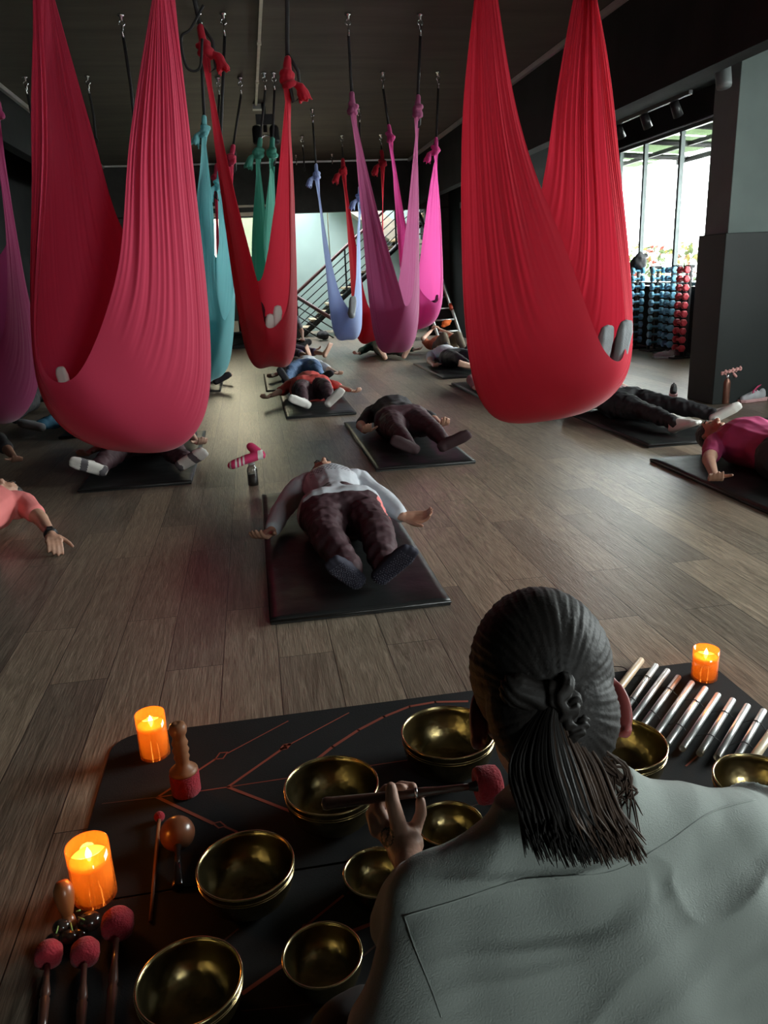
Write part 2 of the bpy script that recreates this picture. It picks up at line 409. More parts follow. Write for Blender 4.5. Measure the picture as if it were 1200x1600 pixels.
bm = bmesh.new(); lathe(bm, [(0, 0), (.06, 0), (.07, .02), (.07, .16), (.05, .19), (.05, .22), (0, .22)])
tag(done('glass_jar', bm, mat('murky_green_glass', (.2, .24, .16), .15, var=.3, scale=20), loc=(-.13, 15.72, .315)), 'murky green jar standing between boxes on the low back shelf', 'jar')
# ------------------------------------------------------------------ stairs and ladder at the back
steel = mat('black_painted_steel', (.02, .02, .022), .4, metal=.5)
treadm = mat('oak_tread', (.45, .36, .24), .5, var=.2, scale=6)
redrail = mat('dark_red_handrail', (.09, .03, .03), .4)
st = empty('staircase', (1.3, 17.6, 0)); tag(st, 'steel staircase with oak treads rising right behind the back opening', 'staircase')
Lc = lambda x, y, z: V((x-1.3, y-17.6, z))
for k in range(15):
    bm = bmesh.new(); box(bm, Lc(1.25+.2*k, 18.1, .18+.165*k), (.27, .85, .045)); done('tread', bm, treadm, st, bevel=.004)
bm = bmesh.new()
for y in (17.65, 18.55): tube(bm, [Lc(1.05, y, -.02), Lc(4.2, y, 2.55)], .06, n=6)
done('stringer', bm, steel, st)
rl = empty('railing'); rl.parent = st
bm = bmesh.new(); tube(bm, [Lc(.75, 17.6, .75), Lc(1.0, 17.6, .92), Lc(4.25, 17.6, 3.55)], .035, n=8); done('handrail', bm, redrail, rl)
for k in range(4):
    bm = bmesh.new(); z = .18*(k+1)-.03; tube(bm, [Lc(.95, 17.6, .88-z), Lc(4.25, 17.6, 3.5-z)], .012, n=6); done('rail', bm, steel, rl)
for x in (.98, 2.15, 3.3):
    bm = bmesh.new(); z = .92+(x-1.0)*.809; box(bm, Lc(x, 17.6, z-.45), (.035, .035, .9)); done('post', bm, steel, rl)
s2 = empty('stair_railing', (1.0, 16.9, 0)); tag(s2, 'black metal railing sloping down to the right in the back opening', 'railing')
Lc = lambda x, z: V((x-1.0, 0, z))
bm = bmesh.new(); tube(bm, [Lc(.95, .92), Lc(2.3, .0)], .04, n=8); done('handrail', bm, redrail, s2)
for k in range(1, 4):
    bm = bmesh.new(); tube(bm, [Lc(.95, .92-.2*k), Lc(2.3-.29*k, .0)], .015, n=6); done('rail', bm, steel, s2)
bm = bmesh.new(); box(bm, Lc(.97, .46), (.04, .04, .92)); done('post', bm, steel, s2)
bm = bmesh.new(); tube(bm, [(1.78, 17.2, 0.02), (1.78, 17.2, 4.38)], .012, n=6)
tag(done('pull_cord', bm, mat('cream_cord', (.6, .55, .4), .7)), 'thin cream cord hanging in front of the stairwell wall', 'cord')

alu = mat('aluminium_ladder', (.55, .55, .55), .35, metal=.85)
redp = mat('red_plastic', (.5, .06, .03), .4)
a0, a1 = at(706, 536, Z=.03), at(640, 335, Y=15.9)
a0.z = .03
ld = empty('extension_ladder', a0); tag(ld, 'aluminium extension ladder leaning on the dark wall beside the stairs', 'ladder')
dv = a1-a0; wd = V((.42, .0, 0))
for s in (0, 1):
    bm = bmesh.new(); p = wd*(s-.5); d = dv.normalized()
    tube(bm, [p, p+dv], .032, n=4); done('side_rail', bm, alu, ld)
    bm = bmesh.new(); q = V((0, -.07, .02)); tube(bm, [p*.85+dv*.26+q, p*.85+dv*1.0+q], .028, n=4); r_ = done('side_rail', bm, alu, ld)
    bm = bmesh.new(); tube(bm, [p*.85+dv*.235+q, p*.85+dv*.27+q], .04, n=6); done('rubber_foot', bm, redp, ld)
for k in range(1, 12):
    bm = bmesh.new(); p = dv*(k/12); tube(bm, [p-wd*.5, p+wd*.5], .018, n=6); done('rung', bm, alu, ld)
bm = bmesh.new(); ell(bm, (0, 0, 0), (.085, .05, .06), seg=12); ell(bm, (.06, 0, .03), (.05, .04, .03), seg=10); ell(bm, (-.05, .0, -.05), (.05, .04, .03), seg=10)
gp = a0+dv*.145+V((.0, -.07, .0)); tag(remesh('work_glove', bm, .012, mat('orange_knit', (.8, .16, .03), .8)), 'orange glove hanging on a low rung of the aluminium ladder', 'glove').location = gp
darkred = mat('dark_red_fabric', (.16, .02, .03), .8, var=.3)
blackcl = mat('black_cloth', (.016, .015, .018), .85, var=.3, scale=6)
for (x, y, s, m_, lb, ct, nm) in ((2.98, 15.3, (.28, .2, .2), darkred, 'dark red soft bag on the floor under the leaning ladder', 'bag', 'soft_bag'),
                          (2.45, 15.55, (.22, .2, .24), blackcl, 'black soft bag on the floor left of the dark red bag', 'bag', 'soft_bag'),
                          (3.12, 15.8, (.16, .14, .33), blackcl, 'tall black bag standing against the wall behind the red bag', 'bag', 'soft_bag'),
                          (1.45, 16.35, (.14, .22, .09), blackcl, 'small black shoe bag on the floor at the foot of the stairs', 'bag', 'shoe_bag')):
    bm = bmesh.new(); ell(bm, (0, 0, s[2]), s); capsule(bm, (-s[0]*.4, 0, s[2]*1.7), (s[0]*.4, 0, s[2]*1.75), .04, .03)
    b_ = remesh(nm, bm, .03, m_, fn=wrinkle(.03, 7)); b_.location = (x, y, 0.012); tag(b_, lb, ct)

# ------------------------------------------------------------------ hooks, straps, hammocks
CZ = 3.395
def hook_bm():
    bm = bmesh.new()
    lathe(bm, [(0, .0), (.028, .0), (.028, -.012), (.012, -.02), (.012, -.045), (0, -.05)], 14)
    tube(bm, [V((.022*math.cos(a), 0, -.065+.022*math.sin(a))) for a in [2*PI*k/14 for k in range(15)]], .006, n=6, caps=False)
    bm2 = []
    tube(bm, [V((0, .026*math.cos(a), -.125+.045*math.sin(a))) for a in [2*PI*k/18 for k in range(19)]], .0075, n=6, caps=False)
    return bm
hook_me = None
def add_hook(par, p):
    """carabiner on its ceiling plate; p local"""
    global hook_me
    if hook_me is None:
        o = done('carabiner', hook_bm(), chrome, par, smooth=True); hook_me = o.data
    else: o = link('carabiner', hook_me, par)
    o.location = p
    return o
def ribbon(bm, pts, wd=.02, th=.004):
    pts = [V(p) for p in pts]
    tube(bm, pts, wd, n=6, flat=th/wd, up=V((0, 1, 0)))
def catmull(P, per=10):
    out = []
    n = len(P)
    for i in range(n-1):
        p0 = P[i-1] if i > 0 else P[0]*2-P[1]; p1 = P[i]; p2 = P[i+1]; p3 = P[i+2] if i+2 < n else P[-1]*2-P[-2]
        for k in range(per):
            t = k/per
            out.append(.5*((2*p1)+(p2-p0)*t+(2*p0-5*p1+4*p2-p3)*t*t+(3*p1-p0-3*p2+p3)*t**3))
    out.append(P[-1].copy())
    return out
PROF = [0, .45, .85, 1, .85, .45, 0]
def hammock(Y, mid, front, back, ry, hooks, m, label, group=None, nv=130, per=14, pleat=.010, npl=26, knot_r=.05, tails=(1, 1), seed=0):
    """mid/front/back: the seven key points of a fabric line from knot A round the bag to knot B, as surveyed in the photo"""
    rnd = random.Random(seed)
    K = {}
    for nm, ks, s in (('m', mid, 0), ('f', front, -1), ('b', back, 1)):
        K[nm] = [at(k[0], k[1], Y=Y+s*ry*PROF[i]) for i, k in enumerate(ks)]
    A = K['m'][0]; B = K['m'][6]
    root = empty('aerial_hammock', (A+B)/2*1.0); root.location = ((A.x+B.x)/2, Y, CZ)
    O = root.location.copy()
    tag(root, label, 'aerial hammock', group)
    cols = []
    for j in range(nv+1):
        v = -1+2*j/nv
        s = abs(v); wz = 1-math.cos(s*PI/2); wz = wz**.8
        R_ = K['f'] if v < 0 else K['b']
        keys = []
        for i in range(7):
            p = K['m'][i].lerp(R_[i], wz); p.y = Y + ry*PROF[i]*math.sin(v*PI/2)
            keys.append(p)
        cols.append(catmull(keys, per))
    nu = len(cols[0])
    bm = bmesh.new(); G = []
    ph = [rnd.uniform(0, 6.28) for _ in range(6)]
    for j in range(nv+1):
        v = -1+2*j/nv; col = []
        for i in range(nu):
            t = i/(nu-1); e = min(t, 1-t)*2            # 0 at a knot, 1 at the bottom
            p = cols[j][i]
            g = max(0, 1-e*3.2)**2
            ang = v*PI
            p = p + V((math.sin(ang), math.cos(ang), 0))*knot_r*.62*g
            # pleats run up the fabric, fade out over the stretched bag
            fall = (1-min(1, e/.78))**.7 if e < .78 else 0
            if e < .04: fall *= e/.04
            a0 = cols[max(0, j-1)][i]; a1 = cols[min(nv, j+1)][i]
            b0 = cols[j][max(0, i-1)]; b1 = cols[j][min(nu-1, i+1)]
            nrm = (a1-a0).cross(b1-b0)
            if nrm.length > 1e-9:
                nrm.normalize()
                if t > .5: pass
                q = v*npl+ph[0]+1.6*math.sin(v*5+ph[1])
                zone = min(1, max(.15, .75+1.3*noise.noise(V((v*2.6, e*.9, seed+5)))))
                dsp = zone*(math.sin(q*.8)*.18+.9*noise.noise(V((v*npl*.30, e*.9, seed)))+.75*noise.noise(V((v*npl*.75, e*1.1, seed+9)))+.22*math.sin(q*2.1+ph[2])*math.sin(v*7+ph[4]))
                p = p + nrm*pleat*fall*dsp*(.35+.65*min(1, e*3))
                # body inside pushes soft lumps
                if e > .6:
                    p = p + nrm*.012*(e-.6)*2*noise.noise(V((p.x*5, p.y*4, p.z*5+seed)))
            col.append(bm.verts.new(p - O))
        G.append(col)
    for j in range(nv):
        for i in range(nu-1):
            bm.faces.new((G[j][i], G[j][i+1], G[j+1][i+1], G[j+1][i])).smooth = True
    me = bpy.data.meshes.new('fabric'); bm.to_mesh(me); bm.free()
    link('fabric', me, root, m)
    for s, (P, H) in enumerate(((A, hooks[0]), (B, hooks[1]))):
        # knot: a wrapped lump, with a loose fabric tail beside it
        bm = bmesh.new(); p = P-O; r = knot_r
        up = (V((H, Y, CZ-.17))-P); up.normalize()
        for k in range(3):
            c = p+V((0, 0, .03-.028*k))+V((rnd.uniform(-1, 1), rnd.uniform(-1, 1), 0))*r*.2
            tl = V((rnd.uniform(-.5, .5), rnd.uniform(-.5, .5), 1)).normalized(); x, y, z = frame_of(tl)
            tube(bm, [c+(x*math.cos(a)+y*math.sin(a))*r*.62 for a in [2*PI*q/12 for q in range(13)]], r*.42, n=8, caps=True)
        ell(bm, p, (r*.75, r*.75, r*1.1), seg=12)
        capsule(bm, p, p+up*r*2.4, r*.55, r*.45)
        remesh('knot', bm, r*.13, m, root, smooth=2, fn=wrinkle(r*.13, 1.1/r, (1, 1, .4)))
        sg = tails[s]
        if sg:
            bm = bmesh.new(); n = 10; L_ = r*3.2
            for q in range(n):                       # ruffled end of the cloth
                a = 2*PI*q/n
                d = V((sg*(.55+.35*math.cos(a)), .4*math.sin(a), -1)).normalized()
                tube(bm, [p+V((sg*r*.4, 0, 0)), p+V((sg*r*1.1, 0, r*.1))+d*L_*.35, p+V((sg*r*.9, 0, 0))+d*L_*(.8+.2*rnd.random())], [r*.3, r*.34, r*.16], n=6)
            remesh('fabric_tail', bm, r*.14, m, root, smooth=2, fn=wrinkle(r*.12, 1.0/r))
        bm = bmesh.new(); top = V((H, Y, CZ-.165))-O; bt = p+up*r*2.0
        ribbon(bm, [top, top.lerp(bt, .5), bt], .013, .004)
        ribbon(bm, [bt+up*.05, bt+V((sg*.045+.02, 0, -.05)), bt+V((sg*.06+.01, 0, -r*2-.1)), bt+V((sg*.02, 0, -r*2.2-.12)), bt+V((-.01, 0, -.02))], .011, .004)
        done('strap', bm, webm, root)
        add_hook(root, V((H, Y, CZ))-O)
    return root
crim = fabric_mat('crimson_jersey', (.60, .045, .105), .34)
scar = fabric_mat('scarlet_jersey', (.56, .020, .045), .34)
tealf = fabric_mat('turquoise_jersey', (.20, .50, .53), .40)
greenf = fabric_mat('sea_green_jersey', (.10, .36, .28), .45)
bluef = fabric_mat('periwinkle_jersey', (.36, .43, .66), .40)
magf = fabric_mat('orchid_jersey', (.44, .115, .25), .38)
magd = fabric_mat('plum_jersey', (.34, .04, .14), .36)
pinkf = fabric_mat('fuchsia_jersey', (.68, .09, .34), .42)
HX = [-2.1, -1.47, -.83, -.2, .43, 1.05, 1.68, 2.31]
# large crimson, left
hammock(4.7, [(60, -95), (52, 240), (76, 632), (238, 707), (327, 618), (300, 240), (255, -95)],
        [(60, -95), (75, 240), (60, 545), (118, 588), (182, 430), (205, 200), (255, -95)],
        [(60, -95), (140, 190), (190, 355), (250, 420), (315, 420), (285, 220), (255, -95)],
        .42, (-.93, -.27), crim, 'large crimson hammock hanging nearest the left side, heavy bag almost on the floor', nv=320, per=18, pleat=.020, npl=55, knot_r=.055, tails=(1, 1), seed=1)
# large scarlet, right
hammock(4.7, [(757, -125), (724, 220), (742, 598), (828, 660), (968, 582), (956, 200), (917, -125)],
        [(757, -125), (812, 190), (888, 400), (945, 548), (978, 525), (944, 200), (917, -125)],
        [(757, -125), (735, 200), (748, 450), (815, 430), (850, 275), (872, 130), (917, -125)],
        .40, (1.42, 2.05), scar, 'large scarlet hammock hanging right of centre with grey socked feet in it', nv=320, per=18, pleat=.018, npl=50, knot_r=.055, tails=(-1, 1), seed=2)
# middle red with white socks
hammock(5.55, [(320, 78), (343, 280), (384, 545), (425, 573), (461, 545), (460, 330), (449, 125)],
        [(320, 78), (362, 280), (402, 440), (418, 512), (450, 470), (452, 300), (449, 125)],
        [(320, 78), (350, 260), (385, 400), (408, 436), (428, 330), (440, 220), (449, 125)],
        .42, (-.2, .43), fabric_mat('cherry_jersey', (.52, .022, .045), .36), 'red hammock in the middle with white socked feet peeking out', nv=120, pleat=.014, npl=24, knot_r=.05, tails=(1, 1), seed=3)
# orchid
hammock(7.45, [(551, 170), (566, 340), (585, 525), (616, 551), (649, 524), (652, 360), (652, 175)],
        [(551, 170), (590, 330), (622, 440), (634, 478), (646, 450), (652, 330), (652, 175)],
        [(551, 170), (575, 330), (605, 450), (618, 460), (630, 390), (640, 300), (652, 175)],
        .40, (1.05, 1.68), magf, 'orchid purple hammock in the centre, nearest of the two purple ones side by side', 'purple hammocks', nv=110, pleat=.015, npl=24, knot_r=.05, tails=(0, 0), seed=4)
hammock(9.4, [(610, 215), (620, 340), (634, 492), (660, 513), (687, 480), (687, 350), (681, 235)],
        [(610, 215), (632, 340), (645, 425), (668, 466), (687, 460), (687, 340), (681, 235)],
        [(610, 215), (622, 340), (640, 420), (652, 428), (662, 360), (670, 300), (681, 235)],
        .38, (1.68, 2.31), pinkf, 'bright fuchsia hammock behind and right of the orchid purple one', 'purple hammocks', nv=90, per=10, pleat=.015, npl=22, knot_r=.05, tails=(0, -1), seed=5)
hammock(11.3, [(495, 275), (506, 390), (520, 515), (543, 531), (564, 515), (563, 410), (562, 310)],
        [(495, 275), (512, 380), (530, 455), (550, 486), (561, 470), (560, 390), (562, 310)],
        [(495, 275), (508, 380), (532, 470), (548, 480), (556, 440), (558, 370), (562, 310)],
        .36, (1.05, 1.68), bluef, 'pale periwinkle blue hammock with a dark oval shoe sole in it', nv=90, per=10, pleat=.013, npl=18, knot_r=.055, tails=(-1, -1), seed=6)
hammock(13.3, [(537, 268), (545, 390), (556, 520), (580, 537), (602, 522), (599, 400), (598, 255)],
        [(537, 268), (556, 380), (570, 460), (582, 486), (594, 470), (598, 380), (598, 255)],
        [(537, 268), (552, 380), (572, 470), (580, 480), (590, 440), (596, 370), (598, 255)],
        .38, (1.68, 2.31), scar, 'farthest red hammock, small, behind the blue and purple ones', nv=70, per=8, pleat=.008, npl=10, knot_r=.07, tails=(-1, -1), seed=7)
hammock(7.45, [(320, 205), (303, 380), (316, 575), (336, 592), (360, 560), (366, 430), (342, 290)],
        [(320, 205), (334, 340), (337, 440), (350, 500), (364, 460), (360, 400), (342, 290)],
        [(320, 205), (325, 300), (332, 380), (338, 402), (342, 380), (342, 340), (340, 290)],
        .40, (-.2, .0), tealf, 'turquoise hammock left of the middle red one', nv=110, pleat=.018, npl=30, knot_r=.045, tails=(-1, -1), seed=8)
hammock(9.4, [(404, 240), (394, 380), (398, 510), (412, 535), (430, 510), (432, 380), (425, 240)],
        [(404, 240), (417, 360), (414, 430), (415, 460), (416, 430), (412, 360), (425, 240)],
        [(404, 240), (404, 360), (408, 400), (412, 430), (420, 400), (424, 330), (425, 240)],
        .34, (.38, .48), greenf, 'sea green hammock hanging behind the middle red one', nv=70, per=8, pleat=.016, npl=20, knot_r=.06, tails=(-1, 0), seed=9)
hammock(9.6, [(338, 280), (338, 400), (344, 500), (352, 520), (362, 500), (362, 400), (361, 250)],
        [(338, 280), (344, 400), (348, 460), (354, 480), (360, 470), (362, 400), (361, 250)],
        [(338, 280), (344, 400), (348, 440), (352, 460), (358, 440), (361, 380), (361, 250)],
        .3, (-.12, .12), crim, 'small crimson hammock mostly hidden behind the turquoise one', nv=60, per=8, pleat=.01, npl=10, knot_r=.06, tails=(0, 0), seed=10)
hammock(5.55, [(-130, 150), (-120, 380), (-105, 600), (5, 662), (58, 600), (34, 430), (-10, 170)],
        [(-130, 150), (-95, 380), (-75, 560), (-40, 600), (5, 520), (10, 380), (-10, 170)],
        [(-130, 150), (-100, 300), (-60, 400), (-30, 420), (10, 380), (5, 300), (-10, 170)],
        .42, (-2.1, -1.47), magd, 'plum magenta hammock cut off by the left edge of the view', nv=130, pleat=.018, npl=34, knot_r=.05, tails=(1, 0), seed=11)

# free hooks with short straps left hanging
def free_hook(X, Y, L_, label):
    r = empty('ceiling_hook', (X, Y, CZ)); tag(r, label, 'hook', 'free hammock hooks on the ceiling')
    add_hook(r, (0, 0, 0))
    if L_:
        bm = bmesh.new(); ribbon(bm, [(0, 0, -.16), (0.01, 0, -.16-L_*.5), (0, 0, -.16-L_)], .013, .004)
        tube(bm, [V((.02*math.cos(a), 0, -.18-L_+.03*math.sin(a))) for a in [2*PI*k/12 for k in range(13)]], .005, n=5, caps=False)
        done('strap', bm, webm, r)
    return r
free_hook(-2.1, 9.5, .55, 'free ceiling hook with a strap by the left rail')
free_hook(-1.47, 9.48, .45, 'free ceiling hook with a strap, second from the left rail')
free_hook(-.83, 7.5, .75, 'free ceiling hook with a long strap between the crimson hammock straps')
free_hook(2.31, 5.55, .6, 'free ceiling hook with a strap behind the large scarlet hammock')
free_hook(1.07, 15.2, 0, 'bare ceiling hook on the far row, left of its neighbour')
free_hook(1.72, 15.2, 0, 'bare ceiling hook on the far row, right of its neighbour')
free_hook(1.05, 13.3, .3, 'free ceiling hook with a short strap in the fourth row')
# black webbing loop by the middle red hammock
bm = bmesh.new(); q = [(318, 8), (298, 45), (283, 60), (292, 105), (312, 106), (316, 60)]
ribbon(bm, catmull([at(a, b, Y=5.4) for a, b in q], 6), .008, .003)
tag(done('webbing_loop', bm, webm), 'black webbing loop hanging beside the middle red hammock knot', 'strap')

# ceiling spot track and projector
bm = bmesh.new(); box(bm, (0, 0, 0), (.028, 6.2, .022)); 
for y in (-3.05, -1.4, .3, 1.8, 3.05): box(bm, (0, y, -.004), (.04, .05, .03))
tag(done('cable_duct', bm, mat('cream_cable_duct', (.62, .60, .50), .5), loc=(.31, 7.95, CZ-.012)), 'thin cream cable duct running along the ceiling', 'duct')
pj = empty('spotlight', (.40, 10.9, CZ)); tag(pj, 'black double spotlight hanging from the ceiling at the duct end', 'spotlight')
bm = bmesh.new(); box(bm, (-.07, .1, -.03), (.13, .12, .06)); done('junction_box', bm, mat('grey_box', (.4, .4, .37), .5), pj)
bm = bmesh.new(); tube(bm, [(0, 0, 0), (0, 0, -.34)], .025, n=10); box(bm, (0, 0, -.2), (.22, .14, .12)); done('bracket', bm, darkmetal, pj)
for s in (-1, 1):
    bm = bmesh.new(); lathe(bm, [(0, 0), (.05, 0), (.06, .03), (.06, .2), (.045, .22), (0, .22)], 20, axisM((s*.11, -.02, -.28), (0, -.35, -.95))); done('lamp_head', bm, darkmetal, pj)
bm = bmesh.new(); tube(bm, [V((.07*math.cos(a), -.1, -.46+.07*math.sin(a))) for a in [PI*k/12 for k in range(13)]], .012, n=6); done('handle', bm, chrome, pj)
# ------------------------------------------------------------------ people
skin_t = mat('skin_tan', (.46, .25, .17), .5, var=.08, scale=10, bump=.05)
skin_l = mat('skin_light', (.60, .36, .27), .5, var=.08, scale=10, bump=.05)
skin_d = mat('skin_brown', (.30, .15, .10), .5, var=.08, scale=10, bump=.05)
hairm = mat('dark_hair', (.014, .010, .009), .45, var=.4, scale=30, bump=.5, bscale=90, stretch=(1, 1, .2))
maroon = mat('maroon_leggings', (.050, .020, .026), .7, var=.15, scale=12, bump=.12, bscale=80)
blackp = mat('black_leggings', (.014, .014, .016), .7, var=.15, bump=.1)
blackt = mat('black_tee', (.018, .015, .018), .8, var=.2)
whitet = mat('pale_grey_jersey', (.50, .52, .56), .8, var=.05, bump=.1)
redt = mat('coral_red_shirt', (.55, .07, .06), .8, var=.12)
pinkt = mat('salmon_pink_tee', (.72, .20, .19), .8, var=.06)
mage = mat('raspberry_tee', (.36, .035, .12), .8, var=.08)
pinkw = mat('pale_pink_tee', (.66, .42, .44), .8, var=.05)
jeans = mat('blue_denim', (.09, .15, .27), .8, var=.2, scale=30)
tealp = mat('teal_blue_trousers', (.02, .09, .15), .75, var=.2)
purpl = mat('purple_grey_shorts', (.11, .08, .14), .8, var=.2)
olive = mat('olive_brown_trousers', (.12, .09, .06), .8, var=.15)
greent = mat('dark_green_sleeves', (.02, .07, .05), .8, var=.15)
orangt = mat('orange_top', (.55, .14, .06), .8)
wsock = mat('white_sock', (.66, .64, .60), .85, var=.06, bump=.15)
gsock = mat('grey_sock', (.22, .23, .24), .85, var=.08, bump=.25, bscale=150)
patch = mat('grey_sock_patch', (.10, .09, .10), .85)
navys = mat('navy_grip_sock', (.018, .018, .035), .8, var=.1)
dots = mat('silicone_dots', (.10, .10, .13), .4)
blks = mat('black_sock', (.02, .018, .022), .8)
mars = mat('maroon_sock', (.06, .03, .035), .8)
nailm = mat('dark_feature', (.05, .02, .02), .5)

def hand(bm, wr, d, pn, s=1.0, side=1, curl=.5, spread=.9, r=.0094):
    """wr wrist, d pointing direction, pn palm normal (fingers curl towards it), side: thumb on +/- x of (d x pn)"""
    d = V(d).normalized(); pn = V(pn); pn = (pn-d*pn.dot(d)).normalized(); x = d.cross(pn)*side
    wr = V(wr)
    for k in range(4):
        o = (-1.5+k)*.0205*s
        capsule(bm, wr+x*o*.62, wr+d*.082*s+x*o, .0135*s, .0125*s, flat=.95, up=pn)
    capsule(bm, wr-d*.02*s, wr+d*.03*s, .023*s, .027*s, flat=.65, up=pn)
    for k, (L, o) in enumerate(((.058, -1.5), (.072, -.5), (.078, .5), (.070, 1.5))):
        L *= s; b = wr+d*.084*s+x*o*.0215*s*spread
        dirn = (d+x*o*.06*spread).normalized(); p = b; a = curl*(.5+.08*k)
        for q in range(3):
            dirn = (dirn*math.cos(a)+pn*math.sin(a)).normalized()
            e = p+dirn*L*(.42, .32, .26)[q]
            capsule(bm, p, e, r*s*(1.05-.1*q), r*s*(.97-.1*q), n=10); p = e; a = curl*.75
    b = wr+d*.02*s+x*.026*s; dirn = (d*.75+x*.75+pn*.25).normalized(); p = b
    for q in range(3):
        e = p+dirn*(.042, .032, .026)[q]*s
        capsule(bm, p, e, (.0155, .0115, .0098)[q]*s, (.012, .0105, .0085)[q]*s, n=10); p = e; dirn = (dirn+d*.35+pn*.15).normalized()
def foot(bm, an, td, sn, s=1.0, bare=False, pad=0.0):
    """an ankle, td heel->toe, sn sole normal (pointing out of the sole)"""
    td = V(td).normalized(); sn = V(sn); sn = (sn-td*sn.dot(td)).normalized(); x = td.cross(sn); an = V(an)
    h = an+sn*.035*s-td*.03*s
    ball = h+td*.165*s+sn*.006*s
    capsule(bm, an, h+td*.01, (.036+pad)*s, (.036+pad)*s)
    capsule(bm, an-sn*.005, ball-sn*.006, (.034+pad)*s, (.025+pad)*s)
    for o in (-1, 0, 1):
        capsule(bm, h+x*o*.010*s, ball+x*o*.022*s, (.027+pad)*s, (.020+pad)*s)
        capsule(bm, ball+x*o*.022*s, ball+x*o*.02*s+td*(.045-.008*abs(o-.4))*s, (.019+pad)*s, (.014+pad)*s)
    if bare:
        for k in range(5):
            o = -2+k; p = ball+x*o*.0165*s+td*.038*s
            capsule(bm, p-td*.02*s, p+td*(.03-.004*abs(o-1))*s, .0105*s, (.0125 if k == 4 else .009)*s, n=10)
def head(bm, c, up, face, s=1.0, ears=True):
    up = V(up).normalized(); face = V(face); face = (face-up*face.dot(up)).normalized(); x = up.cross(face); c = V(c)
    R_ = Matrix((x, face, up)).transposed()
    ell(bm, c+up*.015*s-face*.008*s, (.074*s, .094*s, .100*s), R_)
    ell(bm, c-up*.045*s+face*.022*s, (.055*s, .062*s, .062*s), R_)          # jaw
    ell(bm, c-up*.098*s+face*.058*s, (.021*s, .017*s, .015*s), R_, 10)       # chin
    capsule(bm, c+face*.083*s+up*.012*s, c+face*.104*s-up*.025*s, .008*s, .0135*s, n=10)   # nose
    for q in (-1, 1):
        ell(bm, c+face*.090*s-up*.030*s+x*q*.010*s, (.009*s, .008*s, .007*s), R_, 8)
        ell(bm, c+face*.070*s+up*.032*s+x*q*.030*s, (.022*s, .010*s, .007*s), R_, 10)  # brow
        ell(bm, c+face*.070*s+up*.010*s+x*q*.030*s, (.014*s, .012*s, .009*s), R_, 10)   # closed eye
        ell(bm, c+face*.052*s-up*.022*s+x*q*.040*s, (.020*s, .018*s, .022*s), R_, 10)
        if ears: ell(bm, c-up*.008*s+x*q*.078*s-face*.005*s, (.009*s, .018*s, .031*s), R_, 12)
    capsule(bm, c+face*.086*s-up*.058*s-x*.014*s, c+face*.086*s-up*.058*s+x*.014*s, .0075*s, .0075*s, n=8)
    capsule(bm, c+face*.083*s-up*.069*s-x*.011*s, c+face*.083*s-up*.069*s+x*.011*s, .0085*s, .0085*s, n=8)
    return x
def lips_brows(par, c, up, face, s=1.0):
    up = V(up).normalized(); face = V(face); face = (face-up*face.dot(up)).normalized(); x = up.cross(face); c = V(c)
    for q in (-1, 1):
        bm = bmesh.new()
        tube(bm, [c+face*.082*s+up*.040*s+x*q*.016*s, c+face*.084*s+up*.046*s+x*q*.032*s, c+face*.072*s+up*.040*s+x*q*.048*s], .0035*s, n=6)
        done('eyebrow', bm, hairm, par, smooth=True); bm = bmesh.new()
        tube(bm, [c+face*.084*s+up*.009*s+x*q*.017*s, c+face*.086*s+up*.004*s+x*q*.030*s, c+face*.080*s+up*.009*s+x*q*.043*s], .002*s, n=6)
        done('eyelashes', bm, hairm, par, smooth=True)
DEF = dict(pelvis=(0, 0, .115), waist=(0, .17, .12), chest=(0, .36, .125), neck=(0, .50, .105), head=(0, .66, .105),
           hipL=(-.085, -.03, .11), hipR=(.085, -.03, .11), kneL=(-.12, -.43, .095), kneR=(.12, -.43, .095),
           ankL=(-.16, -.80, .065), ankR=(.16, -.80, .065), shL=(-.165, .45, .11), shR=(.165, .45, .11),
           elL=(-.30, .20, .065), elR=(.30, .20, .065), wrL=(-.40, -.01, .045), wrR=(.40, -.01, .045))
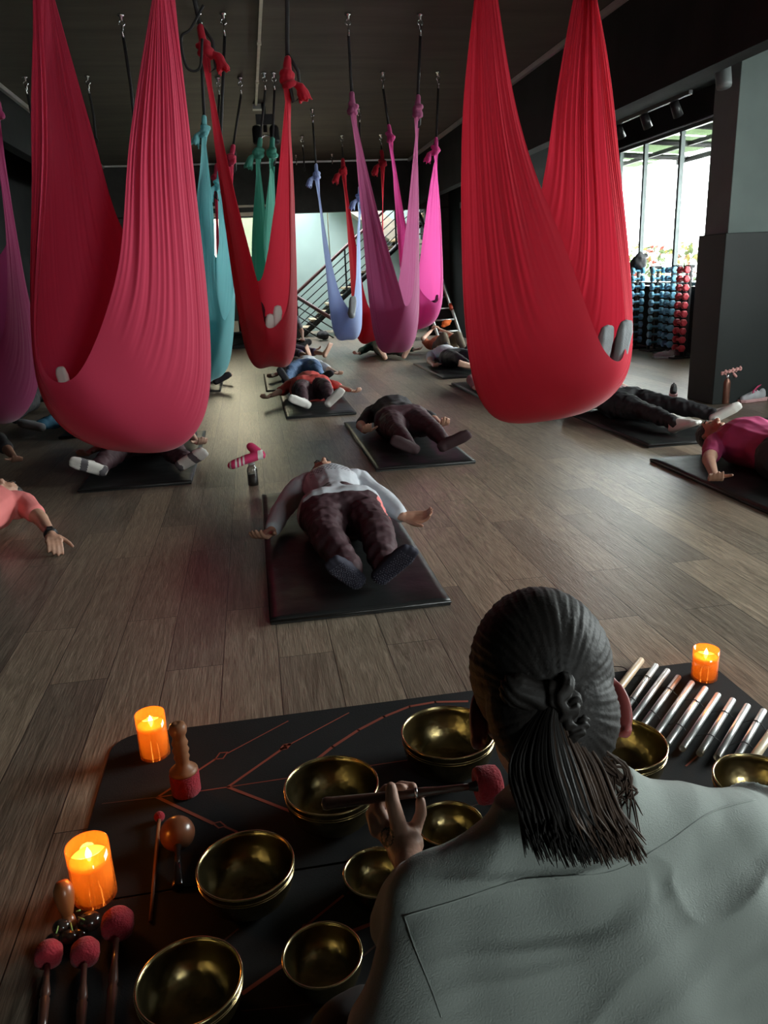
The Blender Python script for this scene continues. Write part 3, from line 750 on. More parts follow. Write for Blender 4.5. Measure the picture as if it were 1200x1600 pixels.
def person(name, loc, rz, label, skin, top, bottom, socks=None, sleeve=.5, pose=None, s=1.0, vox=.010, toes=None, girth=1.0, hcurl=.8,
           palm='up', hair=True, leg=1.0, headup=None, face=None, wr_amp=.006, group=None, trouser_r=0.0, zlift=0.0, cat='person', shirt_low=.1, hem=0):
    J = dict(DEF); J.update(pose or {}); J = {k: V(v) for k, v in J.items()}
    if s != 1.0:
        for k in J: J[k] = J[k]*s
    root = empty(name, loc, rz); root.location.z = zlift
    tag(root, label, cat, group)
    g = girth
    hu = V(headup) if headup is not None else (J['head']-J['neck']).normalized()
    fc = V(face) if face is not None else V((0, -.12, 1))
    toes = toes or {}
    def legs(bm, pad, upto=1.0):
        capsule(bm, J['hipL'], J['hipR'], (.105*g+pad)*s, (.105*g+pad)*s)
        capsule(bm, J['pelvis'], J['waist'], (.125*g+pad)*s, (.11*g+pad)*s, flat=.8, up=(0, 0, 1))
        for a in 'LR':
            h, k, n_ = J['hip'+a], J['kne'+a], J['ank'+a]
            capsule(bm, h, h.lerp(k, .5), (.092*g+pad)*s, (.078*g+pad)*s)
            capsule(bm, h.lerp(k, .5), k, (.078*g+pad)*s, (.055+pad)*s)
            c = k.lerp(n_, .35)
            capsule(bm, k, c, (.055+pad)*s, (.055+pad)*s)
            e = k.lerp(n_, upto) if upto < 1 else n_
            capsule(bm, c, e, (.053+pad)*s, (.034+pad)*s)
    def torso(bm, pad):
        up = (0, 0, 1)
        capsule(bm, J['pelvis'].lerp(J['waist'], shirt_low), J['waist'], (.135*g+pad)*s, (.120*g+pad)*s, flat=.78, up=up)
        if hem and pad > 0: capsule(bm, J['hipL']+V((0, hem, 0)), J['hipR']+V((0, hem, 0)), (.116*g+pad)*s, (.116*g+pad)*s)
        capsule(bm, J['waist'], J['chest'], (.120*g+pad)*s, (.140*g+pad)*s, flat=.78, up=up)
        capsule(bm, J['shL'].lerp(J['shR'], .12), J['shR'].lerp(J['shL'], .12), (.068+pad)*s, (.068+pad)*s)
        capsule(bm, J['chest'], J['neck'].lerp(J['chest'], .3), (.125*g+pad)*s, (.08+pad)*s, flat=.8, up=up)
    def arms(bm, pad, upto):
        for a in 'LR':
            sh, el, wr = J['sh'+a], J['el'+a], J['wr'+a]
            capsule(bm, sh, sh.lerp(el, min(1, upto*2)), (.052+pad)*s, (.042+pad)*s)
            if upto > .5:
                e = el.lerp(wr, min(1, (upto-.5)*2)); capsule(bm, el, e, (.040+pad)*s, (.026+pad)*s)
    bm = bmesh.new()
    legs(bm, -.008); torso(bm, -.01); arms(bm, -.002, 1.0)
    capsule(bm, J['neck']-hu*.03*s, J['head']-hu*.03*s, .054*s, .048*s)
    head(bm, J['head'], hu, fc, s)
    for a, q in (('L', -1), ('R', 1)):
        d = J['wr'+a]-J['el'+a]
        hd = (pose or {}).get('hd'+a); d = V(hd) if hd is not None else d
        pn = V((pose or {}).get('pn'+a, (0, .1, 1) if palm == 'up' else (0, 0, -1)))
        hand(bm, J['wr'+a]+d.normalized()*.012, d, pn, s, side=(1 if palm == 'up' else -1)*q, curl=hcurl)
        if socks is None:
            t = toes.get(a, ((q*.45, -.22, .85), (-q*.15, -1, -.2)))
            foot(bm, J['ank'+a], t[0], t[1], s, bare=True)
    remesh('body', bm, vox, skin, root, smooth=2)
    if vox < .009: lips_brows(root, J['head'], hu, fc, s)
    if hair:
        bm = bmesh.new(); f_ = (fc-hu*fc.dot(hu)).normalized(); x = hu.cross(f_)
        R_ = Matrix((x, f_, hu)).transposed(); c = J['head']
        ell(bm, c+hu*.030*s-f_*.022*s, (.084*s, .094*s, .098*s), R_)
        ell(bm, c-hu*.02*s-f_*.055*s, (.070*s, .055*s, .075*s), R_)
        capsule(bm, c+hu*.08*s-f_*.06*s, c+hu*.10*s-f_*.085*s+x*.05*s, .05*s, .03*s)
        remesh('hair', bm, max(vox, .008), hairm, root, smooth=3, fn=wrinkle(.004, 40))
    bm = bmesh.new(); torso(bm, .014)
    if sleeve: arms(bm, .014, sleeve)
    remesh('shirt', bm, vox*1.1, top, root, smooth=3, fn=wrinkle(wr_amp*1.2, 11, (1, .6, 1)))
    bm = bmesh.new(); legs(bm, .009+trouser_r, leg)
    remesh('trousers' if trouser_r else 'leggings', bm, vox*1.1, bottom, root, smooth=3, fn=wrinkle(wr_amp*(1.8 if trouser_r else .8), 14, (1, 1.3, 1)))
    if socks is not None:
        for a, q in (('L', -1), ('R', 1)):
            t = toes.get(a, ((q*.45, -.22, .85), (-q*.15, -1, -.2)))
            bm = bmesh.new(); foot(bm, J['ank'+a], t[0], t[1], s, pad=.003)
            k = J['ank'+a]; d = (J['kne'+a]-k).normalized(); capsule(bm, k, k+d*.05*s, .040*s, .041*s)
            so = remesh('sock', bm, vox*.9, socks, root, smooth=3)
            so['side'] = a
    return root, J
def sole_marks(root, J, a, t, kind, s=1.0):
    """printed grip dots or darker pads on a sock sole"""
    td = V(t[0]).normalized(); sn = V(t[1]); sn = (sn-td*sn.dot(td)).normalized(); x = td.cross(sn)
    an = J['ank'+a]; h = an+sn*.035*s-td*.03*s
    so = [c for c in root.children if c.name.startswith('sock') and c.get('side') == a][0]
    me = so.data
    if kind == 'pads':
        me.materials.append(patch)
        for p in me.polygons:
            c = p.center - h; u = c.dot(td); n_ = c.dot(sn); w_ = c.dot(x)
            if n_ > .0 and (-.012 < u+abs(w_)*.5 < .030 or .105 < u-w_*.2 < .150): p.material_index = 1
    else:
        bm = bmesh.new()
        vs = [v.co.copy() for v in me.vertices]
        import mathutils
        kd = mathutils.kdtree.KDTree(len(vs))
        for i, c in enumerate(vs): kd.insert(V(((c-h).dot(td), (c-h).dot(x), 0)) if (c-h).dot(sn) > .0 else V((9, 9, 9)), i)
        kd.balance()
        for i in range(19):
            for j in range(7):
                u = -.02+i*.0115; w_ = (j-3)*.0098+(.005 if i % 2 else 0)
                co, ix, dist = kd.find(V((u, w_, 0)))
                if dist < .006:
                    r = bmesh.ops.create_icosphere(bm, subdivisions=1, radius=.0024, matrix=Matrix.Translation(vs[ix]+sn*.001))
        done('grip_dots', bm, dots, so, smooth=True)

TL = lambda q, o=.45, f=-.22: ((q*o, f, .85), (-q*.15, -1, -.2))
# P1 - nearest, white long sleeve
t1 = {'L': ((-.42, -.45, .55), (.15, -1, -.45)), 'R': ((.48, -.42, .62), (-.25, -1, -.4))}
r1, J1 = person('person', (.345, 3.56, 0), 0, 'person lying nearest on a black mat in pale long sleeved top and maroon joggers', skin_t, whitet, maroon, navys, sleeve=.93, vox=.0055, toes=t1, girth=1.0, hem=.03,
    pose=dict(waist=(0, .20, .125), chest=(0, .43, .135), neck=(0, .58, .115), head=(-.01, .735, .115), shL=(-.165, .52, .115), shR=(.165, .52, .115), kneL=(-.105, -.37, .13), kneR=(.12, -.37, .13), ankL=(-.045, -.69, .075), ankR=(.100, -.68, .075), elL=(-.29, .25, .06), elR=(.27, .25, .065), wrL=(-.34, .02, .045), wrR=(.31, .03, .05), hdL=(-.5, -.8, 0), hdR=(.95, -.35, .0), pnR=(0, -.6, 1)), trouser_r=.010, zlift=.045, hcurl=.7)
for a in 'LR': sole_marks(r1, J1, a, t1[a], 'dots')
bm = bmesh.new()                                                # ankles between jogger cuff and sock
for a in 'LR':
    k = J1['ank'+a]; d = (J1['kne'+a]-k).normalized(); capsule(bm, k+d*.03, k+d*.065, .043, .044)
done('white_ankle_cuff', bm, wsock, r1, smooth=True)
# pink side stripe of the joggers, print of the top
printm, _n, _b = nt('grey_letter_block_print')
_tc = _n.nodes.new('ShaderNodeTexCoord'); _br = _n.nodes.new('ShaderNodeTexBrick'); _n.links.new(_tc.outputs['Object'], _br.inputs['Vector'])
_br.inputs['Scale'].default_value = 1; _br.inputs['Brick Width'].default_value = .018; _br.inputs['Row Height'].default_value = .018; _br.inputs['Mortar Size'].default_value = .0035
_br.inputs['Color1'].default_value = (.05, .05, .06, 1); _br.inputs['Color2'].default_value = (.28, .29, .31, 1); _br.inputs['Mortar'].default_value = (.50, .52, .56, 1)
_n.links.new(_br.outputs[0], _b.inputs['Base Color'])
def decal(root, srcname, test, m_, name, off=.0015):
    """a printed area: faces of the garment lifted as a thin print"""
    so = [c for c in root.children if c.name.startswith(srcname)][0]
    so.data.materials.append(m_); ix = len(so.data.materials)-1
    for p in so.data.polygons:
        if test(p.center, p.normal): p.material_index = ix
decal(r1, 'trousers', lambda c, n: c.x > .1 and -.34 < c.y < .03 and .22 < math.atan2(c.z-.11, c.x-(.085-.12*c.y)) < .78, pinkt, 'stripe')
decal(r1, 'shirt', lambda c, n: n.z > .3 and .36 < c.y < .47 and abs(c.x) < .115, printm, 'print')
# P2 - maroon leggings, black tee
person('person', (1.08, 5.83, 0), 0.0, 'person in black tee and maroon leggings lying on a black mat in mid room', skin_t, blackt, maroon, mars, sleeve=.42, vox=.008, girth=1.22, s=1.0,
    pose=dict(kneL=(-.11, -.42, .12), kneR=(.14, -.41, .13), ankL=(-.08, -.74, .075), ankR=(.17, -.74, .075), elL=(-.30, .15, .07), elR=(.30, .15, .07), wrL=(-.30, -.08, .07), wrR=(.30, -.05, .07), hdL=(0, -1, .2), hdR=(.1, -1, .2)),
    toes={'L': ((-.75, -.3, .45), (.1, -1, -.3)), 'R': ((.85, -.3, .45), (-.2, -1, -.2))}, zlift=.045)
# P3 - coral shirt
person('person', (.55, 8.02, 0), .0, 'person in loose coral red shirt and white socks lying on a black mat', skin_l, redt, maroon, wsock, sleeve=.5, vox=.009, girth=1.12, hem=.02,
    pose=dict(kneL=(-.13, -.36, .17), kneR=(.12, -.36, .17), ankL=(-.12, -.66, .075), ankR=(.13, -.66, .075), wrL=(-.42, .12, .05), wrR=(.42, .12, .05), elL=(-.3, .28, .07), elR=(.3, .28, .07)),
    toes={'L': ((-.7, -.3, .4), (.1, -1, -.3)), 'R': ((.62, -.3, .62), (-.2, -1, -.2))}, zlift=.045, wr_amp=.012)
# P4 - jeans
person('person', (.62, 9.95, 0), -.12, 'person in white top and blue jeans lying behind the coral shirt', skin_l, whitet, jeans, blks, sleeve=.4, vox=.011, girth=1.1, trouser_r=.012,
    pose=dict(ankL=(-.19, -.66, .07), ankR=(.22, -.62, .07), kneL=(-.13, -.34, .16), kneR=(.14, -.34, .16), wrL=(-.40, .0, .05), elL=(-.32, .2, .07)),
    toes={'R': ((.8, -.3, .4), (-.2, -1, -.2))}, zlift=.035)
# P5 - barefoot in shorts
person('person', (.55, 13.1, 0), .55, 'barefoot person in purple grey shorts lying partly behind the middle red hammock', skin_l, purpl, purpl, None, sleeve=.3, vox=.011, leg=.12,
    pose=dict(wrR=(.62, .12, .05), elR=(.40, .22, .06), hdR=(1, -.1, 0)), zlift=.02)
# P6 - under the orchid hammock, arms out
person('person', (2.08, 12.4, 0), .0, 'person in dark green sleeves lying arms spread under the orchid hammock', skin_l, greent, blackp, None, sleeve=.9, vox=.011,
    pose=dict(elL=(-.36, .22, .06), elR=(.38, .22, .06), wrL=(-.42, .0, .05), wrR=(.48, .05, .05), hdL=(-.6, -.6, 0), hdR=(1, -.2, 0)), zlift=.02)
# P8 - black leggings, barefoot
person('person', (2.62, 10.12, 0), .10, 'barefoot person in grey top and black leggings lying left of the scarlet hammock', skin_l, whitet, blackp, None, sleeve=.3, vox=.009, girth=1.12,
    pose=dict(kneL=(-.10, -.38, .15), kneR=(.2, -.38, .14), ankL=(-.05, -.74, .07), ankR=(.38, -.70, .07), elL=(-.30, .12, .07), wrL=(-.33, -.14, .05)),
    toes={'L': ((-.75, -.1, .25), (.05, -1, -.15))}, zlift=.045)
# P9 - arms raised over face
person('person', (2.97, 12.0, 0), .0, 'person in orange top and olive trousers lying with both arms raised', skin_l, orangt, olive, blks, sleeve=.3, vox=.011, girth=1.15,
    pose=dict(kneL=(-.1, -.34, .30), kneR=(.12, -.34, .30), ankL=(-.08, -.58, .07), ankR=(.16, -.60, .07), elL=(-.26, .42, .22), elR=(.24, .42, .24), wrL=(-.08, .60, .32), wrR=(.08, .60, .33), hdL=(.5, .3, .4), hdR=(-.5, .3, .4), pnL=(.8, 0, -.5), pnR=(-.8, 0, -.5)), zlift=.02)
# P10 - hidden by the scarlet hammock
person('person', (2.62, 7.78, 0), .0, 'person in faded rose top lying mostly hidden behind the scarlet hammock', skin_l, mat('faded_rose_top', (.30, .14, .15), .8), maroon, mars, sleeve=.95, vox=.011, girth=1.2,
    pose=dict(elL=(-.36, .22, .09), wrL=(-.40, -.04, .05), hdL=(.1, -1, -.1)), zlift=.045)
# P11 - right
person('person', (2.97, 5.98, 0), .10, 'person in pale pink tee and black trousers lying on the mat by the pillar', skin_l, pinkw, blackp, wsock, sleeve=.3, vox=.008, girth=1.1, trouser_r=.004,
    pose=dict(ankL=(-.05, -.82, .07), ankR=(.40, -.68, .07), kneR=(.22, -.36, .12), kneL=(-.04, -.42, .10), elL=(-.27, .20, .12), wrL=(-.08, .22, .235), hdL=(.9, .2, .1), elR=(.27, .2, .12), wrR=(.10, .26, .235), hdR=(-.9, .2, .1), pnL=(0, 0, -1), pnR=(0, 0, -1)),
    toes={'L': ((.35, -.8, .35), (.2, -.5, -.9)), 'R': ((.75, -.35, .5), (-.2, -1, -.3))}, zlift=.045)
# P12 - raspberry tee
person('person', (2.98, 3.86, 0), .08, 'person in raspberry tee and black leggings lying at the right edge', skin_t, mage, blackp, blks, sleeve=.33, vox=.006, girth=1.3,
    pose=dict(elL=(-.36, .24, .07), wrL=(-.50, .0, .05), hdL=(-.5, -.8, .0), head=(-.02, .66, .12)), face=(-.1, -.10, 1), zlift=.045, wr_amp=.010)
# P13 - white socks with grey pads, legs apart
t13 = {'L': ((-.82, -.30, .45), (.05, -1, -.2)), 'R': ((.85, -.30, .48), (-.05, -1, -.2))}
r13, J13 = person('person', (-.86, 5.93, 0), 0, 'person with white grey-padded socks and maroon trousers lying under the crimson hammock', skin_l, blackt, maroon, wsock, sleeve=.5, vox=.007, toes=t13,
    pose=dict(kneL=(-.15, -.38, .11), kneR=(.20, -.40, .11), ankL=(-.22, -.75, .08), ankR=(.34, -.78, .08), wrR=(.36, .02, .05), elR=(.30, .24, .07), hdR=(.4, -.8, 0)), trouser_r=.014, zlift=.045)
for a in 'LR': sole_marks(r13, J13, a, t13[a], 'pads')
# P14 - teal trousers, striped sock
person('person', (-1.36, 7.72, 0), -.30, 'person in teal trousers and grey striped socks lying at the left behind the crimson hammock', skin_t, blackt, tealp, gsock, sleeve=.4, vox=.009, trouser_r=.012,
    pose=dict(ankL=(-.36, -.72, .07), kneL=(-.22, -.36, .1), ankR=(.10, -.80, .07)), toes={'L': ((-.9, -.1, .25), (-.1, -1, -.15))}, zlift=.045)
# P15 - salmon tee at the left edge
r15, J15 = person('person', (-1.55, 3.92, 0), -.10, 'person in salmon pink tee with black wristwatch lying at the left edge', skin_t, pinkt, blackp, blks, sleeve=.3, vox=.006, girth=1.15,
    pose=dict(elR=(.33, .26, .07), wrR=(.46, .03, .05), hdR=(.4, -.85, -.05), pnR=(0, -.3, -1), shR=(.18, .45, .11)), zlift=.02)
bm = bmesh.new(); d = (J15['wrR']-J15['elR']).normalized(); tube(bm, [J15['wrR']-d*.035, J15['wrR']-d*.008], .034, n=18); box(bm, J15['wrR']-d*.02+V((0, 0, .034)), (.028, .03, .008), rz=.4)
done('wristwatch', bm, darkmetal, r15)
# P16, P17, P18 - partly outside or hidden
person('person', (-2.24, 6.02, 0), 0, 'person in black lying at the left edge, only a hand reaching into view', skin_d, blackt, blackp, blks, sleeve=.4, vox=.010, zlift=.02)
person('person', (-2.5, 8.75, 0), 0, 'person lying far left behind the plum hammock, fingers showing beside it', skin_l, blackt, blackp, blks, sleeve=.4, vox=.012, zlift=.02)
person('person', (-.80, 10.25, 0), .12, 'person in dark brown clothes lying behind the turquoise hammock', skin_t, blackcl, mat('dark_brown_trousers', (.035, .026, .022), .8, var=.2), blks, sleeve=.5, vox=.012, zlift=.045, trouser_r=.01,
    pose=dict(kneR=(.18, -.36, .18), ankR=(.26, -.62, .07)), toes={'R': ((.8, -.2, .4), (-.2, -1, -.2))})
# seated helper behind
rs, Js = person('person', (.62, 14.3, 0), .2, 'person in grey tee sitting on the floor behind the middle red hammock', skin_l, mat('mid_grey_tee', (.24, .26, .29), .8), blackp, blks, sleeve=.33, vox=.012,
    pose=dict(pelvis=(0, 0, .12), waist=(0, .02, .27), chest=(0, .02, .46), neck=(0, .0, .62), head=(0, -.03, .76), hipL=(-.09, -.03, .12), hipR=(.09, -.03, .12), kneL=(-.3, -.3, .16), kneR=(.3, -.3, .16), ankL=(.05, -.38, .08), ankR=(-.08, -.42, .08),
              shL=(-.18, .0, .56), shR=(.18, .0, .56), elL=(-.25, -.1, .34), elR=(.25, -.1, .34), wrL=(-.2, -.3, .24), wrR=(.2, -.3, .24)),
    headup=(0, -.1, 1), face=(0, -1, -.2), toes={'L': ((1, -.2, 0), (0, -.3, -1)), 'R': ((-1, -.2, 0), (0, -.3, -1))})

# people lying inside the hammocks (only socked feet peek out)
def occupant(px, py, Y, w_, hgt, s_, feet, sock, label, skin=skin_l, top=blackt, bot=blackp, ry=.34, feetpx=None, dy=-.30, k=1.0, fs=.8):
    """curled on the back in the cloth: px,py = bag bottom in the photo; feet towards side s_ and the front"""
    b = at(px, py, Y=Y)
    root = empty('person', b); tag(root, label, 'person', 'people resting inside hammocks' if not feetpx else None)
    pel = V((s_*w_*.05, 0, .15*k)); ch = V((-s_*w_*.14, ry*.35, .24*k)); hd = V((-s_*w_*.20, ry*.42, .42*k))
    bm = bmesh.new()
    capsule(bm, pel, ch, .10*k, .10*k); capsule(bm, ch, hd, .07*k, .05*k); ell(bm, hd, (.07*k, .08*k, .09*k), seg=12)
    fp = []
    for i, (fx, fy) in enumerate(feetpx or ()):
        fp.append(at(fx, fy, Y=Y+dy)-b)
    if not fp: fp = [V((s_*w_*.38, -ry*.55, hgt)), V((s_*w_*.30, -ry*.40, hgt))]
    for i, f_ in enumerate(fp):
        kn = pel.lerp(f_, .5)+V((-s_*.02, .06, .05*k)); an = f_-V((0, 0, .11*k))+V((0, .05, 0))
        capsule(bm, pel, kn, .075*k, .05*k); capsule(bm, kn, an, .05*k, .034*k)
    for q in (-1, 1):
        sh = ch+V((q*.03, q*.04, .05)); el = sh.lerp(pel, .6)+V((0, 0, .08*k)); capsule(bm, sh, el, .04*k, .035*k); wr = pel+V((0, 0, .13*k)); capsule(bm, el, wr, .035*k, .025*k); hand(bm, wr, (s_*.3, -.5, .1), (0, 0, -1), k*.7)
    remesh('body', bm, .012, bot, root)
    for f_ in fp:
        bm = bmesh.new(); d = V((s_*.10, -.10, 1)).normalized()
        foot(bm, f_-d*.13*k, d, (s_*.25, -1, 0), k*fs, pad=.004); remesh('sock', bm, .008, sock, root)
    return root
occupant(205, 700, 4.7, .9, .35, -1, 1, wsock, 'person curled in the large crimson hammock, one white toe at the rim', feetpx=((98, 574),), dy=-.29, fs=.75)
occupant(845, 659, 4.7, .9, .35, 1, 1, gsock, 'person curled in the large scarlet hammock, grey socked feet at the rim', feetpx=((967, 522), (938, 530)), dy=-.29, fs=1.15)
occupant(425, 572, 5.55, .36, .3, 1, 1, wsock, 'person curled in the middle red hammock, white socked feet sticking out', feetpx=((432, 480), (420, 493)), dy=-.34, k=.9, fs=.78)
occupant(615, 551, 7.45, .5, .35, 1, 0, gsock, 'person curled out of sight inside the orchid purple hammock', k=.62).location.z += .03
occupant(660, 513, 9.4, .5, .35, 1, 0, gsock, 'person curled out of sight inside the bright fuchsia hammock', k=.62).location.z += .03
occupant(543, 531, 11.3, .5, .35, 1, 0, gsock, 'person curled inside the pale blue hammock, dark sole pressed to the cloth', feetpx=((549, 480),), dy=-.345, k=.8, fs=1.5).location.z += .03
occupant(580, 537, 13.3, .5, .35, 1, 0, gsock, 'person curled out of sight inside the farthest red hammock', k=.6).location.z += .03
occupant(337, 591, 7.45, .3, .35, 1, 0, gsock, 'person curled out of sight inside the turquoise hammock', k=.6).location.z += .03
occupant(5, 662, 5.55, .5, .35, 1, 0, gsock, 'person curled out of sight inside the plum magenta hammock', k=.62).location.z += .03

# ------------------------------------------------------------------ exercise mats
def gym_mat(x0, x1, y0, y1, label, th=.032, rz=0.0):
    cx, cy = (x0+x1)/2, (y0+y1)/2
    bm = bmesh.new(); W, D = x1-x0, y1-y0
    nx, ny = 24, 60; G = []
    rnd = random.Random(int(cx*100))
    for i in range(nx+1):
        G.append([]) 
        for j in range(ny+1):
            x = -W/2+W*i/nx; y = -D/2+D*j/ny
            e = min(i, nx-i)/2.0; e2 = min(j, ny-j)/3.0
            z = th*(.70+.30*min(1, e)*min(1, e2)) + .0022*noise.noise(V((x*4, y*16, cx)))
            G[-1].append(bm.verts.new((x, y, z)))
    for i in range(nx):
        for j in range(ny): bm.faces.new((G[i][j], G[i+1][j], G[i+1][j+1], G[i][j+1])).smooth = True
    ring = [G[i][0] for i in range(nx+1)]+[G[nx][j] for j in range(1, ny+1)]+[G[i][ny] for i in range(nx-1, -1, -1)]+[G[0][j] for j in range(ny-1, 0, -1)]
    low = [bm.verts.new((v.co.x, v.co.y, .001)) for v in ring]
    for k in range(len(ring)): bm.faces.new((ring[k], low[k], low[(k+1) % len(ring)], ring[(k+1) % len(ring)]))
    bm.faces.new(low)
    root = done('exercise_mat', bm, blackrub, loc=(cx, cy, 0)); root.rotation_euler = (0, 0, rz)
    tag(root, label, 'mat')
    bm = bmesh.new(); r = [V((-W/2, -D/2, th*.45)), V((W/2, -D/2, th*.45)), V((W/2, D/2, th*.45)), V((-W/2, D/2, th*.45)), V((-W/2, -D/2, th*.45))]
    tube(bm, r, .0045, n=6); done('piping', bm, blackrub, root, smooth=True)
    return root
gym_mat(-.03, .67, 2.70, 4.52, 'black vinyl mat under the nearest lying person, its near corner free')
gym_mat(.73, 1.41, 4.91, 6.70, 'black vinyl mat under the person in black tee and maroon leggings')
gym_mat(.24, .90, 7.17, 8.90, 'black vinyl mat under the person in the coral red shirt')
gym_mat(.10, .92, 9.15, 10.9, 'black vinyl mat under the person in blue jeans', th=.02)
gym_mat(-1.19, -.48, 5.0, 6.80, 'black vinyl mat under the person with grey-padded white socks')
gym_mat(-1.75, -1.05, 7.0, 8.8, 'black vinyl mat under the person in teal trousers')
gym_mat(2.24, 2.95, 9.18, 10.95, 'black vinyl mat under the barefoot person in black leggings')
gym_mat(2.22, 2.92, 6.85, 8.70, 'black vinyl mat whose corner shows left of the scarlet hammock')
gym_mat(2.68, 3.36, 4.93, 6.78, 'black vinyl mat under the person in the pale pink tee')
gym_mat(2.50, 3.22, 2.86, 4.57, 'black vinyl mat under the person in the raspberry tee')
gym_mat(3.75, 4.45, 3.75, 5.52, 'black vinyl mat at the right edge with nobody on it')
gym_mat(-1.10, -.44, 9.45, 11.2, 'black vinyl mat under the person in dark brown clothes', th=.02)
# ------------------------------------------------------------------ yoga mats with the instruments
matm = mat('charcoal_yoga_mat', (.012, .0125, .013), .8, var=.15, scale=4, bump=.1, bscale=300, spec=.25)
linem = mat('terracotta_print', (.26, .055, .03), .7, var=.1)
lined = mat('faded_terracotta_print', (.075, .03, .022), .7, var=.1)
def yoga_mat(x0, x1, y0, y1, rounded, label, lines, zt=.005):
    cx, cy = (x0+x1)/2, (y0+y1)/2; W, D = (x1-x0)/2, (y1-y0)/2
    pts = []
    for (sx, sy, a0) in ((1, 1, 0), (-1, 1, 90), (-1, -1, 180), (1, -1, 270)):
        r = .075 if (sx, sy) in rounded else .004
        for k in range(7):
            a = math.radians(a0+15*k); pts.append(V((sx*(W-r)+r*math.cos(a), sy*(D-r)+r*math.sin(a), 0)))
    bm = bmesh.new(); t = [bm.verts.new(p+V((0, 0, zt))) for p in pts]; b_ = [bm.verts.new(p+V((0, 0, .0005))) for p in pts]
    bm.faces.new(t); bm.faces.new(b_[::-1])
    for k in range(len(t)): bm.faces.new((t[k], b_[k], b_[(k+1) % len(t)], t[(k+1) % len(t)]))
    O = V((cx, cy, 0))
    for (pl, wd, mi) in lines:
        P = [fl(a, b, zt)-O for a, b in pl]
        for i in range(len(P)-1):
            d = (P[i+1]-P[i]); d.z = 0
            if d.length < 1e-5: continue
            n = V((-d.y, d.x, 0)).normalized()*wd/2; e = d.normalized()*wd*.3
            vs = [bm.verts.new(V((q.x, q.y, zt+.0006+.00005*mi))) for q in (P[i]-n-e, P[i+1]-n+e, P[i+1]+n+e, P[i]+n-e)]
            bm.faces.new(vs).material_index = mi
    me = bpy.data.meshes.new('yoga_mat'); bm.normal_update(); bm.to_mesh(me); bm.free()
    o = link('yoga_mat', me, None, [matm, linem, lined], O); tag(o, label, 'mat')
    return o
def dia(c, l, h, ang):
    a = math.radians(ang); u = (math.cos(a), math.sin(a)); n = (-u[1], u[0])
    q = [(c[0]+u[0]*l, c[1]+u[1]*l), (c[0]+n[0]*h, c[1]+n[1]*h), (c[0]-u[0]*l, c[1]-u[1]*l), (c[0]-n[0]*h, c[1]-n[1]*h)]
    return q+[q[0]]
arc = [(496, 1186), (520, 1167), (560, 1141), (600, 1120), (640, 1104), (680, 1097), (730, 1096)]
yoga_mat(-.50, 1.36, 1.412, 2.05, {(1, 1), (-1, 1)}, 'charcoal yoga mat with thin terracotta line pattern, farther of the instrument mats',
    [([(356, 1230), (446, 1167)], .008, 1), ([(446, 1167), (545, 1114)], .004, 1), ([(246, 1246), (337, 1186)], .007, 1), ([(356, 1177), (450, 1127)], .004, 1),
     (dia((346, 1181), 11, 5, -30), .004, 1), (dia((446, 1167), 8, 3, -30), .010, 1), ([(356, 1230), (462, 1271)], .009, 1), ([(246, 1246), (333, 1287)], .009, 1), ([(352, 1292), (370, 1300)], .006, 1),
     (dia((343, 1289), 10, 5, 12), .004, 1), ([(246, 1246), (356, 1230)], .004, 1), ([(356, 1230), (636, 1188)], .003, 1), ([(160, 1256), (246, 1246)], .003, 2), (arc, .010, 1),
     ([(1072, 1197), (1100, 1172)], .005, 1), ([(700, 1270), (790, 1245)], .003, 2)])
yoga_mat(-.50, 1.36, .775, 1.405, set(), 'charcoal yoga mat with terracotta lines, nearer of the instrument mats',
    [([(380, 1552), (480, 1482), (606, 1434)], .009, 1), ([(472, 1452), (536, 1400)], .006, 1), ([(340, 1478), (372, 1452)], .004, 2), (dia((478, 1449), 8, 4, -40), .006, 1), ([(378, 1580), (520, 1566)], .002, 2), ([(536, 1520), (606, 1462)], .004, 2)])
# ------------------------------------------------------------------ singing bowls
def brass_mat(nm, col, dark):
    mt, n, b = nt(nm); L = n.links
    tc = n.nodes.new('ShaderNodeTexCoord'); nz = n.nodes.new('ShaderNodeTexNoise'); nz.inputs['Scale'].default_value = 14; nz.inputs['Detail'].default_value = 6
    L.new(tc.outputs['Object'], nz.inputs['Vector'])
    rp = n.nodes.new('ShaderNodeValToRGB'); rp.color_ramp.elements[0].position = .38; rp.color_ramp.elements[1].position = .62
    rp.color_ramp.elements[0].color = (*dark, 1); rp.color_ramp.elements[1].color = (*col, 1)
    L.new(nz.outputs[0], rp.inputs[0]); L.new(rp.outputs[0], b.inputs['Base Color'])
    b.inputs['Metallic'].default_value = 1; b.inputs['Roughness'].default_value = .27
    vo = n.nodes.new('ShaderNodeTexVoronoi'); vo.feature = 'SMOOTH_F1'; vo.inputs['Scale'].default_value = 70; L.new(tc.outputs['Object'], vo.inputs['Vector'])
    bp = n.nodes.new('ShaderNodeBump'); bp.inputs['Strength'].default_value = .25; bp.inputs['Distance'].default_value = .004
    L.new(vo.outputs[0], bp.inputs['Height']); L.new(bp.outputs[0], b.inputs['Normal'])
    return mt
brass = brass_mat('hammered_bronze', (.42, .32, .15), (.17, .135, .065))
rimm = mat('polished_bronze_rim', (.72, .58, .32), .22, metal=1, var=.1)
GB = 'hammered bronze singing bowls on the mats'
